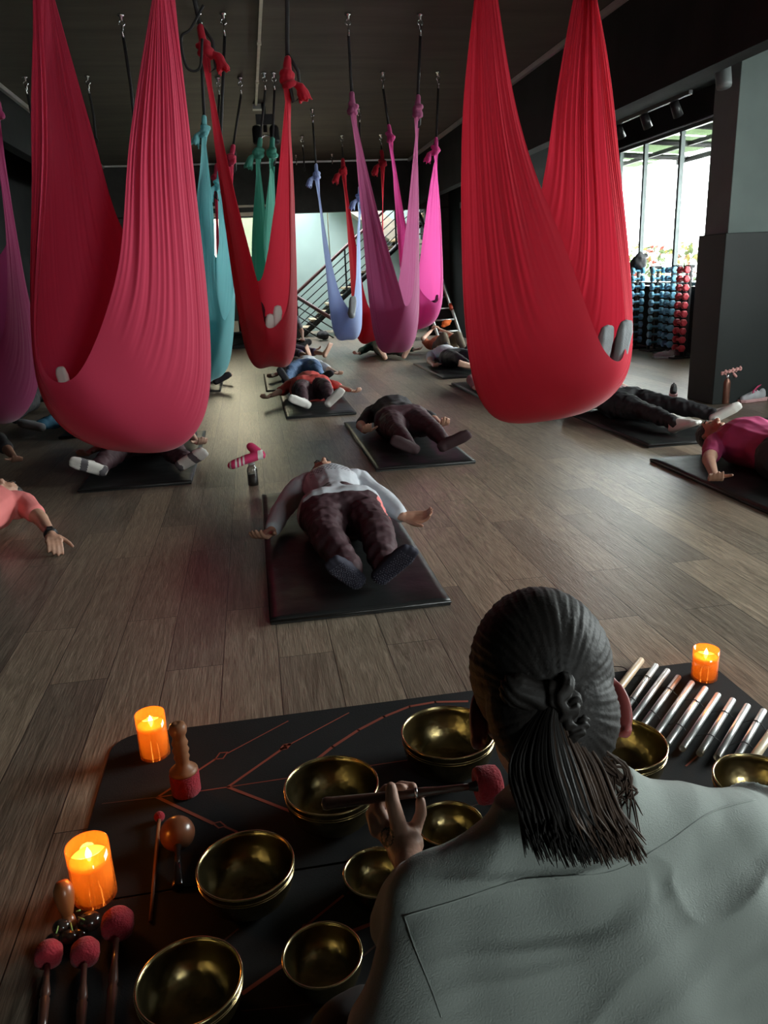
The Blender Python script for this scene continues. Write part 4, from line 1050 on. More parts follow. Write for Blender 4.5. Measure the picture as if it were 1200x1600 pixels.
def bowl(cx, cy, rx, label, sq=.88):
    h = .09
    for _ in range(6):
        p = at(cx, cy, Z=h); D = (p-CO).dot(FWD); R = rx*D/F; h = R*sq
    root = empty('singing_bowl', (p.x, p.y, .0065)); tag(root, label, 'singing bowl', GB)
    t = .0035; prof = []
    for k in range(15):
        a = PI/2*k/14; s_ = math.sin(a)
        prof.append((R*(.30*min(1, k/3)+.70*s_**.8) if k else 0, h*(1-math.cos(a))**1.15*.98))
    prof[1] = (R*.16, 0.0); prof[2] = (R*.34, .0006)
    outer = [(r*.992, z) for r, z in prof]; outer.append((R, h))
    inner = [(max(0, r-t*1.2), z+t*(1-z/h*.9)) for r, z in reversed(prof)]; inner[0] = (R-t*1.5, h-.002)
    bm = bmesh.new(); lathe(bm, outer+[(R-t*.7, h+.0012)]+inner, 56)
    done('bowl_body', bm, brass, root)
    bm = bmesh.new(); tube(bm, [V(((R-t*.55)*math.cos(a), (R-t*.55)*math.sin(a), h)) for a in [2*PI*k/56 for k in range(57)]], t*.72, n=8, caps=False)
    done('rim', bm, rimm, root)
    bm = bmesh.new()
    for q in (.80, .86): 
        rr = R*(.30+.70*(math.sin(math.acos(max(-1, 1-q**(1/1.15)))))**.8)*.992
        tube(bm, [V((rr*math.cos(a), rr*math.sin(a), h*q)) for a in [2*PI*k/48 for k in range(49)]], .0011, n=5, caps=False)
    if R > .085: done('engraved_band', bm, rimm, root)
    else: bm.free()
    return root
bowl(700, 1146, 73, 'large bronze singing bowl at the back left of the instructor head')
bowl(518, 1229, 74, 'large bronze singing bowl under the end of the held mallet')
bowl(384, 1354, 76, 'bronze singing bowl in front of the rattle, nearest the brown ball')
bowl(703, 1290, 53, 'small bronze singing bowl right of the raised hand, under the red mallet head')
bowl(590, 1366, 54, 'small bronze singing bowl partly covered by the wrist')
bowl(504, 1495, 63, 'bronze singing bowl beside the dark knee at the lower middle')
bowl(296, 1536, 83, 'large bronze singing bowl cut by the lower edge at the left')
bowl(968, 1163, 72, 'large bronze singing bowl right of the head, behind the red ear')
bowl(1186, 1222, 68, 'bronze singing bowl at the right edge below the chime tubes')
bowl(836, 1275, 60, 'bronze singing bowl mostly hidden under the neck of the instructor')
bowl(772, 1352, 66, 'bronze singing bowl showing only a rim above the left shoulder')
bm = bmesh.new(); box(bm, (0, 0, 0), (.024, .012, .0006)); p = at(504, 1545, Z=.03)
# ------------------------------------------------------------------ candles
bm.free()
wax = None
def candle(px, py, r, h, label):
    p = fl(px, py, .006)
    root = empty('led_candle', (p.x, p.y, .006)); tag(root, label, 'candle', 'amber glass candles')
    bm = bmesh.new(); lathe(bm, [(0, 0), (r, 0), (r, h), (r-.002, h), (r-.002, .004), (0, .004)], 40)
    done('glass_cup', bm, glass_mat('amber_glass', (1, .86, .62), .05, dif=(.9, .35, .06)), root)
    bm = bmesh.new(); hw = h*.74; lathe(bm, [(0, .006), (r-.004, .006), (r-.004, hw), (r-.008, hw+.001), (r*.5, hw-.006), (0, hw-.008)], 36)
    wx, n, b = nt('glowing_wax') if 'glowing_wax' not in MATS else (MATS['glowing_wax'], None, None)
    if n is not None:
        b.inputs['Base Color'].default_value = (.9, .45, .10, 1); b.inputs['Roughness'].default_value = .5
        b.inputs['Emission Color'].default_value = (1, .30, .025, 1)
        tc = n.nodes.new('ShaderNodeTexCoord'); s3 = n.nodes.new('ShaderNodeSeparateXYZ'); n.links.new(tc.outputs['Generated'], s3.inputs[0])
        mr = n.nodes.new('ShaderNodeMapRange'); mr.inputs['To Min'].default_value = .38; mr.inputs['To Max'].default_value = .75; n.links.new(s3.outputs[2], mr.inputs[0]); n.links.new(mr.outputs[0], b.inputs['Emission Strength'])
        MATS['glowing_wax'] = wx
    done('wax', bm, wx, root)
    bm = bmesh.new(); lathe(bm, [(0, hw-.009), (.003, hw-.006), (.0065, hw+.008), (.005, hw+.016), (0, hw+.028)], 14)
    done('flame', bm, mat('led_flame', (1, .8, .4), .5, emis=(1, .55, .14), es=14), root)
    l = bpy.data.lights.new('candle_glow', 'POINT'); l.energy = .35; l.color = (1, .42, .10); l.shadow_soft_size = .02
    lo = bpy.data.objects.new('candle_glow', l); COL.objects.link(lo); lo.location = (p.x, p.y, .006+h*1.02)
    return root
candle(243, 1178, .040, .128, 'amber glass candle with orange wax at the far left corner beside the wooden striker')
candle(150, 1398, .044, .130, 'amber glass candle with orange wax nearest the lower left, beside the maraca')
candle(1100, 1058, .0385, .098, 'amber glass candle with orange wax at the right behind the chime tubes')
# ------------------------------------------------------------------ strikers, rattles
wood = mat('turned_beech', (.25, .105, .05), .5, var=.25, scale=10, coat=.05, spec=.3, stretch=(1, 1, .2))
dwood = mat('dark_rosewood', (.065, .028, .020), .28, var=.3, scale=12, coat=.4)
redfelt = mat('red_felt', (.30, .010, .022), .95, var=.2, scale=60, bump=.5, bscale=220, sheen=.1)
p = fl(292, 1240)
r = empty('singing_bowl_striker', (p.x, p.y, .006)); tag(r, 'wooden striker with red felt base standing upright beside the far left candle', 'striker')
bm = bmesh.new(); lathe(bm, [(0, 0), (.034, 0), (.037, .004), (.037, .058), (.034, .061), (0, .061)], 32); done('felt_head', bm, redfelt, r)
bm = bmesh.new(); lathe(bm, [(0, .061), (.035, .061), (.036, .066), (.030, .072), (.018, .082), (.0165, .095), (.020, .104), (.017, .113), (.021, .124), (.017, .134), (.0205, .145), (.0165, .156), (.016, .165), (.021, .175), (.0225, .186), (.019, .197), (.009, .203), (.004, .201), (0, .201)], 28); done('handle', bm, wood, r)
def stick(name, p0, p1, label, head_bm, hm, prof, sm, cat='mallet', group=None):
    """p0 head end, p1 tail; prof = radii along the handle"""
    p0, p1 = V(p0), V(p1)
    r = empty(name, p0); tag(r, label, cat, group)
    d = (p1-p0)
    M = axisM((0, 0, 0), d)
    bm = bmesh.new(); head_bm(bm, M); done('head', bm, hm, r)
    bm = bmesh.new(); L = d.length; lathe(bm, [(0, prof[0][0]*L)]+[(q[1], q[0]*L) for q in prof]+[(0, prof[-1][0]*L)], 16, M); done('handle', bm, sm, r, smooth=True)
    return r
stick('ball_mallet', at(249, 1276, Z=.018), at(235, 1440, Z=.010), 'thin beech stick with small red wool ball lying left of the brown rattle', lambda bm, M: lathe(bm, [(.013*math.sin(PI*k/12), -.013*math.cos(PI*k/12)) for k in range(13)], 20, M), redfelt, [(.04, .0045), (.5, .0042), (1, .0038)], wood)
p = at(277, 1302, Z=.042); q = at(278, 1388, Z=.016)
stick('wooden_rattle', p, q, 'round polished wooden rattle with black and red handle', lambda bm, M: lathe(bm, [(.040*math.sin(PI*k/16), -.040*math.cos(PI*k/16)*.95) for k in range(17)], 28, M), mat('polished_walnut', (.17, .06, .028), .3, var=.3, scale=20, coat=.2), [(.18, .004), (.25, .009), (.45, .006), (.46, .0085), (.7, .0095), (.97, .014), (1, .012)], mat('black_lacquer', (.012, .010, .010), .15, coat=.8), cat='rattle')
for (h0, h1, rr, lb) in (((76, 1490), (64, 1625), .026, 'red felt mallet at the lower left corner, leftmost of three'),
                         ((133, 1487), (124, 1640), .027, 'red felt mallet at the lower left corner, middle one of three'),
                         ((184, 1442), (168, 1640), .032, 'larger red felt mallet at the lower left corner, rightmost of three')):
    a, b_ = at(*h0, Z=.04), at(*h1, Z=.02)
    stick('felt_mallet', a, b_, lb, lambda bm, M, rr=rr: lathe(bm, [(0, -rr*.75), (rr*.7, -rr*.7), (rr*.97, -rr*.35), (rr, rr*.2), (rr*.93, rr*.6), (rr*.6, rr*.75), (0, rr*.75)], 28, M), redfelt,
          [(.15, .0055), (.35, .006), (.5, .0095), (.53, .007), (.56, .0095), (.8, .0085), (1, .008)], dwood, group='red felt mallets at the lower left')
# maraca and seed cluster
a, b_ = at(99, 1392, Z=.085), at(108, 1440, Z=.028)
stick('maraca', a, b_, 'orange brown wooden maraca leaning beside the nearest candle', lambda bm, M: lathe(bm, [(0, -.022), (.012, -.019), (.019, -.006), (.020, .008), (.016, .03), (.010, .05), (0, .06)], 24, M), mat('orange_wood', (.28, .085, .025), .35, var=.15, coat=.2), [(.7, .008), (.9, .013), (1.1, .015), (1.25, .010), (1.3, .002)], mat('orange_wood', (.42, .14, .04)), cat='rattle')
p = fl(112, 1462, .006); r = empty('seed_rattle', p); tag(r, 'cluster of glossy dark seed pods tied with green string beside the maraca', 'rattle')
nut = mat('glossy_seed_pod', (.035, .020, .015), .2, var=.3, coat=.6); strm = mat('green_string', (.30, .45, .12), .7)
for i, (x, y, z, s_) in enumerate(((140, 1440, .026, .024), (106, 1466, .022, .019), (84, 1470, .020, .018), (122, 1462, .018, .017), (96, 1448, .030, .018))):
    bm = bmesh.new(); c = at(x, y, Z=z)-p; ell(bm, c, (s_, s_*.85, s_*.8), seg=18); done('seed_pod', bm, nut, r, smooth=True)
for pl in (((119, 1424), (126, 1422)), ((122, 1433), (132, 1437)), ((110, 1442), (113, 1454)), ((91, 1447), (88, 1458))):
    bm = bmesh.new(); tube(bm, [at(x, y, Z=.045)-p for x, y in pl], .0014, n=6); done('string', bm, strm, r, smooth=True)
# ------------------------------------------------------------------ chime
cr = empty('tube_chime', fl(1110, 1120)); O = cr.location.copy(); tag(cr, 'row of silver chime tubes tied on black cords, lying on the right of the mat', 'chime')
tubes = [((1025, 1040), (970, 1118)), ((1043, 1048), (984, 1128)), ((1060, 1058), (1000, 1140)), ((1081, 1067), (1022, 1152)), ((1102, 1076), (1042, 1163)), ((1122, 1086), (1066, 1170)), ((1145, 1094), (1093, 1178)), ((1168, 1103), (1120, 1184)), ((1193, 1111), (1149, 1187))]
silver = mat('brushed_aluminium_tube', (.82, .82, .82), .38, metal=.8, var=.03)
for a, b_ in tubes:
    p0, p1 = at(*a, Z=.018)-O, at(*b_, Z=.018)-O; L = (p1-p0).length
    bm = bmesh.new(); lathe(bm, [(.0078, 0), (.0092, .0005), (.0092, L), (.0078, L), (.0076, 0), (.0078, 0)], 24, axisM(p0, p1-p0)); done('chime_tube', bm, silver, cr)
birch = mat('pale_birch', (.62, .50, .34), .4, var=.15, coat=.2)
for a, b_ in (((1002, 1031), (940, 1112)), ((1216, 1130), (1172, 1192))):
    p0, p1 = at(*a, Z=.018)-O, at(*b_, Z=.018)-O; L = (p1-p0).length
    bm = bmesh.new(); lathe(bm, [(0, 0), (.010, .001), (.012, .006), (.012, L-.006), (.010, L-.001), (0, L)], 20, axisM(p0, p1-p0)); done('end_bar', bm, birch, cr)
allp = [((1002, 1031), (940, 1112))]+tubes+[((1216, 1130), (1172, 1192))]
for f_ in (.28, .72):
    pts = []
    for i, (a, b_) in enumerate(allp):
        p0, p1 = at(*a, Z=.018)-O, at(*b_, Z=.018)-O; pts.append(p0.lerp(p1, f_)+V((0, 0, .010 if i % 2 else -.009)))
    if f_ < .5: pts = [at(950, 1041, Z=.006)-O, at(975, 1043, Z=.012)-O]+pts
    bm = bmesh.new(); tube(bm, catmull(pts, 4), .0013, n=6); done('cord', bm, webm, cr)

# ------------------------------------------------------------------ instructor
linen = mat('grey_green_linen', (.30, .335, .31), .85, var=.06, scale=3, bump=.25, bscale=500, sheen=.15)
brownhair = mat('brown_hair_ends', (.050, .030, .021), .65, var=.5, scale=40, spec=.25)
blackhair = mat('black_brown_hair', (.011, .009, .008), .62, var=.4, scale=30, bump=.10, bscale=160, spec=.3)
hc = at(843, 1086, D=.93); hu = (UP*.86+FWD*.50-RT*.03).normalized(); hf = (FWD*.86-UP*.50-RT*.06).normalized()
C7 = at(880, 1305, D=.90)
Lsh, Rsh = at(690, 1425, D=.90), at(1120, 1320, D=.94)
Lel, Lwr = at(655, 1425, D=1.03), at(642, 1352, D=1.12)
Rel, Rwr = at(1290, 1330, D=1.08), at(1330, 1240, D=1.28)
pelv = V((.44, .36, .14))
ins = empty('person', (pelv.x, pelv.y, 0)); IO = ins.location.copy()
tag(ins, 'instructor seen from behind in loose grey linen shirt with dark ponytail, holding a mallet', 'person')
kL, kR = at(560, 1632, Z=.115), V((.93, .72, .12)); anL, anR = V((.62, .78, .075)), V((.36, .76, .075))
skin_i = mat('instructor_skin', (.47, .27, .20), .5, var=.08, scale=20, bump=.12, bscale=120)
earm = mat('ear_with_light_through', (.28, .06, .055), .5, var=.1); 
bm = bmesh.new()
head(bm, hc-IO, hu, hf, 1.0, ears=False)
capsule(bm, hc-hu*.06-hf*.02-IO, C7-IO+hf*.04, .050, .052)
mid = C7.lerp(pelv, .5)
capsule(bm, C7-IO, mid-IO, .05, .08); capsule(bm, mid-IO, pelv-IO, .08, .12)
capsule(bm, Lsh-IO, Rsh-IO, .045, .045)
for a, b_, c in ((Lsh, Lel, Lwr), (Rsh, Rel, Rwr)):
    capsule(bm, a-IO, b_-IO, .045, .040); capsule(bm, b_-IO, c-IO, .038, .025)
for k_, a_ in ((kL, anL), (kR, anR)):
    capsule(bm, pelv-IO, k_-IO, .09, .06); capsule(bm, k_-IO, a_-IO, .055, .035)
    foot(bm, a_-IO, ((-.8 if k_ is kL else .8)*-1, .45, -.1), (0, .3, -1), bare=True)
hand(bm, Rwr-IO, (.1, 1, -.1), (0, -.1, -1), 1, side=-1, curl=.35)
ch = lambda pts, rr: [capsule(bm, at(*p, D=d)-IO, at(*q, D=e)-IO, r0, r1, n=12) for (p, d, r0), (q, e, r1) in zip(list(zip(pts[0], pts[1], rr)), list(zip(pts[0], pts[1], rr))[1:])]
# palm
capsule(bm, Lwr-IO, at(628, 1322, D=1.165)-IO, .0245, .027, flat=.8, up=FWD)
capsule(bm, at(634, 1328, D=1.155)-IO, at(597, 1290, D=1.20)-IO, .024, .018, flat=.85, up=FWD)
capsule(bm, at(640, 1318, D=1.165)-IO, at(612, 1288, D=1.195)-IO, .022, .017)
# thumb in front of the handle
ch((((628, 1312), (620, 1278), (613, 1252), (611, 1231)), (1.165, 1.165, 1.165, 1.172)), (.0155, .0125, .0115, .0092))
# index and middle behind it, tips over the top
ch((((596, 1288), (587, 1256), (604, 1234), (628, 1231)), (1.20, 1.215, 1.215, 1.198)), (.012, .0105, .0095, .0082))
ch((((606, 1284), (606, 1250), (626, 1229), (645, 1230)), (1.205, 1.225, 1.228, 1.206)), (.012, .0105, .0095, .0080))
# little finger curled under, ring finger raised on the right
ch((((588, 1298), (580, 1272), (590, 1262), (601, 1281)), (1.195, 1.210, 1.20, 1.185)), (.011, .0095, .009, .008))
ch((((640, 1320), (650, 1292), (658, 1270), (657, 1252)), (1.165, 1.185, 1.195, 1.20)), (.0135, .0105, .0095, .0082))
body = remesh('body', bm, .0034, skin_i, ins, smooth=2)
# ring tattoo at the thumb base
tat = mat('tattoo_ink', (.06, .07, .06), .6); body.data.materials.append(tat)
tc_ = at(605, 1308, D=1.17)-IO; vd = (at(605, 1308, D=1.17)-CO).normalized()
for p_ in body.data.polygons:
    c = p_.center-tc_
    if c.length < .03 and p_.normal.dot(vd) < -.1:
        pr_ = (c-vd*c.dot(vd)); rr = math.hypot(pr_.dot(RT)*1.25, pr_.dot(UP)*.95)
        if .0095 < rr < .0125 or (rr < .0095 and abs(pr_.dot(RT)-pr_.dot(UP)*.35) < .0016): p_.material_index = 1
# ears
for q, e in ((-1, at(746, 1122, D=.955)), (1, at(964, 1103, D=.93))):
    bm = bmesh.new(); x = RT*q
    ax = (hu*.95-RT*q*.12).normalized(); R_ = Matrix((ax.cross(hf), hf, ax)).transposed()
    R2 = R_ @ Matrix.Rotation(q*-.45, 3, 'Z')
    ell(bm, e-IO, (.0085, .021, .034), R2); ell(bm, e-IO-ax*.026-hf*.0, (.008, .011, .013), R2, 12)
    vs = [e-IO+R2 @ V((q*.004, .020*math.cos(t), .033*math.sin(t))) for t in [(-1.9+3.9*k/14) for k in range(15)]]
    for a_, b_ in zip(vs, vs[1:]): capsule(bm, a_, b_, .0048, .0048, n=8)
    remesh('ear', bm, .0022, earm, ins, smooth=2)
# hair cap, combed towards the tie
T = at(872, 1092, D=.835)-IO
bm = bmesh.new(); R_ = Matrix((hu.cross(hf), hf, hu)).transposed(); s = .98; c = hc-IO
ell(bm, c+hu*.028*s-hf*.018*s, (.0865*s, .100*s, .101*s), R_, 32)
ell(bm, c-hu*.03*s-hf*.045*s, (.078*s, .062*s, .085*s), R_, 24)
ell(bm, c-hu*.085*s-hf*.04*s, (.055*s, .045*s, .06*s), R_, 20)
def comb(co, q):
    d = co-T; u = d.dot(RT); v_ = d.dot(UP); w_ = d.dot(FWD)
    ang = math.atan2(u, v_); rad = math.hypot(u, v_)+max(0, w_)*.6
    k = min(1, rad/.03)
    return co+q*k*(.0004*math.sin(ang*47+4*noise.noise(co*14))+.0004*math.sin(ang*93+6*noise.noise(co*22))+.0012*noise.noise(V((ang*9, rad*12, 0))))
remesh('hair', bm, .0028, blackhair, ins, smooth=4, fn=comb)
rnd = random.Random(11)
tp = bmesh.new()
# wrapped tie: small coils
for k in range(5):
    c0 = T+RT*(-.004+.004*k)-UP*(.010*k-.012)-FWD*.008; tl = (UP*.6+RT*(.9 if k % 2 else -.6)-FWD*.2).normalized(); x, y, z = frame_of(tl)
    tube(tp, [c0+(x*math.cos(a)+y*math.sin(a))*.017 for a in [2*PI*j/14 for j in range(15)]], .0065, n=8)
ell(tp, T-FWD*.004, (.018, .016, .022), seg=14)
capsule(tp, T-RT*.045+UP*.010-FWD*.002, T-RT*.005-FWD*.004, .019, .017)
remesh('hair_tie', tp, .0022, blackhair, ins, smooth=1, fn=lambda co, q: co+q*.0012*math.sin((co-T).dot(RT)*0+math.hypot((co-T).dot(UP), (co-T).dot(FWD))*900+(co-T).dot(RT)*140))
tp = bmesh.new()
for (a_, d_, r_), (b_, e_, q_) in zip(*(lambda z: (z, z[1:]))([((868, 1100), .838, .016), ((862, 1145), .832, .030), ((872, 1205), .822, .038), ((895, 1262), .806, .032), ((918, 1305), .795, .012)])):
    capsule(tp, at(*a_, D=d_)-IO, at(*b_, D=e_)-IO, r_, q_, flat=.55, up=FWD)
core = [((872, 1100), .826), ((872, 1150), .80), ((884, 1210), .79), ((910, 1270), .765)]
for i in range(650):
    u = rnd.gauss(0, 1); u = max(-1.7, min(1.7, u)); v_ = rnd.uniform(-1, 1); ln = rnd.uniform(.25, 1.0)
    ends = (898+u*48+28*ln, 1292+58*ln+rnd.uniform(-10, 10)); P = []
    P.append(at(868+u*5, 1096+v_*5, D=.826+v_*.006)-IO)
    P.append(at(862+u*22, 1140+v_*4, D=.812+v_*.010+abs(u)*.010)-IO)
    P.append(at(868+u*42, 1200+v_*5, D=.800+v_*.014+abs(u)*.016)-IO)
    P.append(at(888+u*46, 1262, D=.776+v_*.010+abs(u)*.012)-IO)
    P.append(at(ends[0]+rnd.gauss(0, 9), ends[1], D=.758+abs(u)*.010+rnd.uniform(-.008, .006))-IO)
    tube(tp, catmull(P, 4), [.0018]*4+[.0021]*8+[.0017]*3+[.0012, .0004], n=4, mi=(1 if u+rnd.uniform(-.5, .5) > .35 else 0))
for i in range(26):                                         # stray wisps over the right shoulder
    P = [at(878+rnd.uniform(0, 20), 1105, D=.83)-IO, at(925+rnd.uniform(-12, 18), 1175+rnd.uniform(-15, 15), D=.83)-IO, at(965+rnd.uniform(-20, 30), 1215+rnd.uniform(-25, 30), D=.835)-IO, at(975+rnd.uniform(-30, 35), 1262+rnd.uniform(-30, 50), D=.825)-IO]
    tube(tp, catmull(P, 5), [.0016]*12+[.001, .001, .0008, .0004], n=4, mi=1)
tag(done('ponytail', tp, [blackhair, brownhair], ins, smooth=True), kind='stuff')
# shirt
def shirt_fn(co, q):
    p = co*1.0
    a = noise.noise(V((p.x*3.1+p.z*1.7, p.y*3.0, p.z*6.5)))
    b_ = noise.noise(V((p.x*4+5, p.z*9-p.x*5, p.y*4)))
    c = noise.noise(V((p.x*16-p.z*11, p.y*13, p.z*17)))
    fold = math.sin((p.z*1.0-p.x*.55+.05*a)*38)*max(0, b_)*1.4
    cr_ = max(0, 1-abs(noise.noise(V((p.x*2.2+p.z*1.5, p.y*2.5, p.z*5.5-p.x*2.0+9))))*7)
    cs_ = max(0, 1-abs(noise.noise(V((p.x*5-p.z*2.5+4, p.y*3, p.z*4.5+p.x*2))))*6)
    uu, vv = p.dot(RT), p.dot(UP)
    dg_ = max(0, 1-abs(noise.noise(V((uu*2.6+1.3, (vv-.5*uu)*8.5, 2.0))))*5)**1.5
    dh_ = max(0, 1-abs(noise.noise(V((uu*4+7, (vv-.25*uu+.03*a)*15, 5.0))))*5)**1.5*max(0, .3+a*2)
    return co+q*(.011*dg_+.006*dh_+.004*cr_+.004*cs_+.005*a+.004*abs(b_)+.002*c+.004*fold)
bm = bmesh.new()
ld_, rd_ = Lsh-IO, Rsh-IO
ctr = C7-IO
capsule(bm, ld_, ctr+(ld_-ctr)*.25+V((0, 0, .0)), .060, .055); capsule(bm, rd_, ctr+(rd_-ctr)*.25+V((0, 0, .02)), .068, .060)
dn = (pelv-C7).normalized(); ax = (Rsh-Lsh).normalized()
for t, hw, r_ in ((.10, .095, .085), (.20, .115, .105), (.35, .125, .120), (.55, .125, .130), (.75, .12, .135), (.95, .11, .14)):
    c = (Lsh+Rsh)/2-IO+(pelv-(Lsh+Rsh)/2)*t+V((0, -.015, 0)); capsule(bm, c-ax*(hw+.03), c+ax*(hw+.03), r_, r_)
capsule(bm, C7.lerp(hc, .16)-IO, C7-IO, .058, .066); capsule(bm, C7-IO+hf*.015, C7.lerp(pelv, .3)-IO, .068, .10); capsule(bm, C7.lerp(pelv, .25)-IO, pelv-IO, .10, .15)
capsule(bm, ld_, at(668, 1640, D=.82)-IO, .062, .085); capsule(bm, ld_, Lel-IO+V((0, 0, .0)), .064, .062); capsule(bm, Lel-IO, (Lel-IO).lerp(Lwr-IO, .45), .062, .046)
capsule(bm, rd_, Rel-IO, .070, .068); capsule(bm, Rel-IO, (Rel-IO).lerp(Rwr-IO, .6), .064, .055)
sh = remesh('shirt', bm, .009, linen, ins, smooth=26, sf=.6, fn=shirt_fn, sub=1)
# raised seams: yoke and shoulder
bm = bmesh.new()
import mathutils
bv = mathutils.bvhtree.BVHTree.FromPolygons([v.co for v in sh.data.vertices], [tuple(p_.vertices) for p_ in sh.data.polygons]) if hasattr(mathutils, 'bvhtree') else None
from mathutils.bvhtree import BVHTree
bv = BVHTree.FromPolygons([v.co for v in sh.data.vertices], [tuple(p_.vertices) for p_ in sh.data.polygons])
def drape(pl, r_, n_=14):
    pts = []
    P = catmull([V((a, b_, 0)) for a, b_ in pl], n_)
    for q in P:
        d = (at(q.x, q.y, D=1)-CO).normalized(); hit = bv.ray_cast(CO-IO, d)
        if hit[0] is not None and hit[0].length < 3: pts.append(hit[0]+hit[1]*r_*.3)
    return pts
for pl in ([(632, 1432), (720, 1405), (800, 1378), (880, 1370), (960, 1360), (1040, 1318), (1110, 1270), (1180, 1250)], [(632, 1432), (648, 1480), (672, 1540), (690, 1590)]):
    pts = drape(pl, .0016)
    if len(pts) > 3: tube(bm, pts, .0009, n=6)
done('seam', bm, linen, ins, smooth=True)
bm = bmesh.new()
capsule(bm, pelv-IO+V((-.08, 0, 0)), pelv-IO+V((.08, 0, 0)), .14, .14)
for k_, a_ in ((kL, anL), (kR, anR)):
    capsule(bm, pelv-IO, (pelv.lerp(k_, .5))-IO, .125, .105); capsule(bm, pelv.lerp(k_, .5)-IO, k_-IO, .105, .080); capsule(bm, k_-IO, k_.lerp(a_, .85)-IO, .080, .052)
remesh('trousers', bm, .009, mat('dark_brown_black_trousers', (.016, .012, .011), .8, var=.2), ins, smooth=4, fn=wrinkle(.006, 14))
# held mallet
g0, g1 = at(733, 1229, D=1.19), at(507, 1256, D=1.19)
hd_ = at(762, 1226, D=1.20)
r = empty('held_felt_mallet', hd_); tag(r, 'rosewood mallet with thick red felt head held in the raised left hand', 'mallet')
M = axisM((0, 0, 0), (g1-hd_)+FWD*-.03)
bm = bmesh.new(); lathe(bm, [(0, -.020), (.022, -.020), (.0275, -.016), (.0295, -.006), (.0295, .012), (.027, .018), (.020, .020), (.010, .017), (0, .017)], 36, M); done('felt_head', bm, redfelt, r)
L = (g1-hd_).length; M = axisM((0, 0, 0), g1-hd_)
bm = bmesh.new(); lathe(bm, [(0, .01), (.0052, .012), (.0058, L*.30), (.0072, L*.38), (.0078, L*.42), (.0066, L*.44), (.0078, L*.46), (.0072, L*.5), (.0080, L*.75), (.0092, L*.95), (.0100, L*.985), (.0085, L*1.01), (0, L*1.02)], 20, M); done('handle', bm, dwood, r)
bm = bmesh.new(); lathe(bm, [(.0072, L*.432), (.0086, L*.436), (.0086, L*.446), (.0072, L*.45)], 20, M); done('silver_ring', bm, chrome, r)
bm = bmesh.new(); tube(bm, [V((0, 0, 0)), V((0, 0, 0))+(g1-hd_).normalized()*.030], [.012, .006], n=12); done('cord_wrap', bm, webm, r, smooth=True)
# ------------------------------------------------------------------ dumbbell racks
bluev = mat('blue_vinyl_coating', (.16, .42, .60), .35, var=.08, spec=.5)
redv = mat('red_vinyl_coating', (.55, .05, .07), .35, var=.08)
def dumbbell_proto(m, nm):
    r = empty('dumbbell')
    bm = bmesh.new(); lathe(bm, [(0, -.06), (.014, -.06), (.0155, 0), (.014, .06), (0, .06)], 14, axisM((0, 0, 0), (1, 0, 0))); done('handle', bm, m, r)
    for s_ in (-1, 1):
        bm = bmesh.new(); lathe(bm, [(0, .055*1), (.036, .055), (.050, .063), (.051, .098), (.038, .108), (0, .108)], 6, axisM((0, 0, 0), (s_, 0, 0), (0, 0, 1)))
        for f in bm.faces: f.smooth = False
        done('head', bm, m, r, bevel=.006)
    return r
def rack(px, Y, cols, m, rz, lab, nrow=10, top=1.14):
    p = at(px, 470, Y=Y)
    rk = empty('dumbbell_rack', (p.x, Y, 0), rz); tag(rk, 'tall black rack holding the '+lab+' dumbbell column by the window', 'rack')
    bm = bmesh.new()
    for s_ in (-1, 1): box(bm, (s_*.045, .05, .58), (.03, .03, 1.16))
    done('upright', bm, darkmetal, rk)
    bm = bmesh.new(); box(bm, (0, 0, .012), (.26, .34, .024)); done('base', bm, darkmetal, rk)
    bm = bmesh.new(); box(bm, (0, .05, 1.18), (.16, .07, .04)); done('top_cap', bm, darkmetal, rk)
    for k in range(nrow):
        bm = bmesh.new()
        z = top-k*.112
        for s_ in (-1, 1): box(bm, (s_*.03, .0, z-.028), (.012, .11, .012))
        done('arm', bm, darkmetal, rk)
    words_ = ['topmost', 'second', 'third', 'fourth', 'fifth', 'sixth', 'seventh', 'eighth', 'ninth', 'lowest']
    global protos
    for k in range(nrow):
        if m not in protos: protos[m] = dumbbell_proto(m, ''); o = protos[m]
        else: o = copy_tree(protos[m])
        o.location = V((p.x, Y, top-k*.112)) + Matrix.Rotation(rz, 3, 'Z') @ V((0, -.03, 0)); o.rotation_euler = (0, 0, rz)
        tag(o, words_[k]+' dumbbell of the '+lab+' column by the window', 'dumbbell', 'dumbbells of the '+lab+' column')
protos = {}
rack(993, 11.3, 1, bluev, 0, 'leftmost blue')
rack(1024, 10.75, 1, bluev, 0, 'middle blue')
rack(1049, 10.35, 1, bluev, -PI/2, 'end-on blue')
rack(1068, 9.75, 1, redv, -PI/2, 'end-on red')
# rolled black things on the rack tops, grey panel
p = at(1000, 402, Y=11.3)
bm = bmesh.new(); ell(bm, (0, 0, .05), (.13, .12, .11)); capsule(bm, (.03, 0, .12), (.12, 0, .15), .05, .03); capsule(bm, (-.02, .0, .13), (.03, 0, .19), .04, .03)
b_ = remesh('gym_bag', bm, .015, blackcl, fn=wrinkle(.02, 10)); b_.location = (p.x, 11.34, 1.205); tag(b_, 'crumpled black bag lying on top of the leftmost blue dumbbell rack', 'bag')
bm = bmesh.new(); box(bm, (0, 0, .66), (.16, .04, 1.32))
pp = at(972, 470, Y=11.75); tag(done('grey_panel', bm, mat('grey_laminate', (.20, .22, .23), .5), loc=(pp.x, 11.75, 0), bevel=.004), 'tall grey panel leaning behind the leftmost dumbbell rack', 'panel')

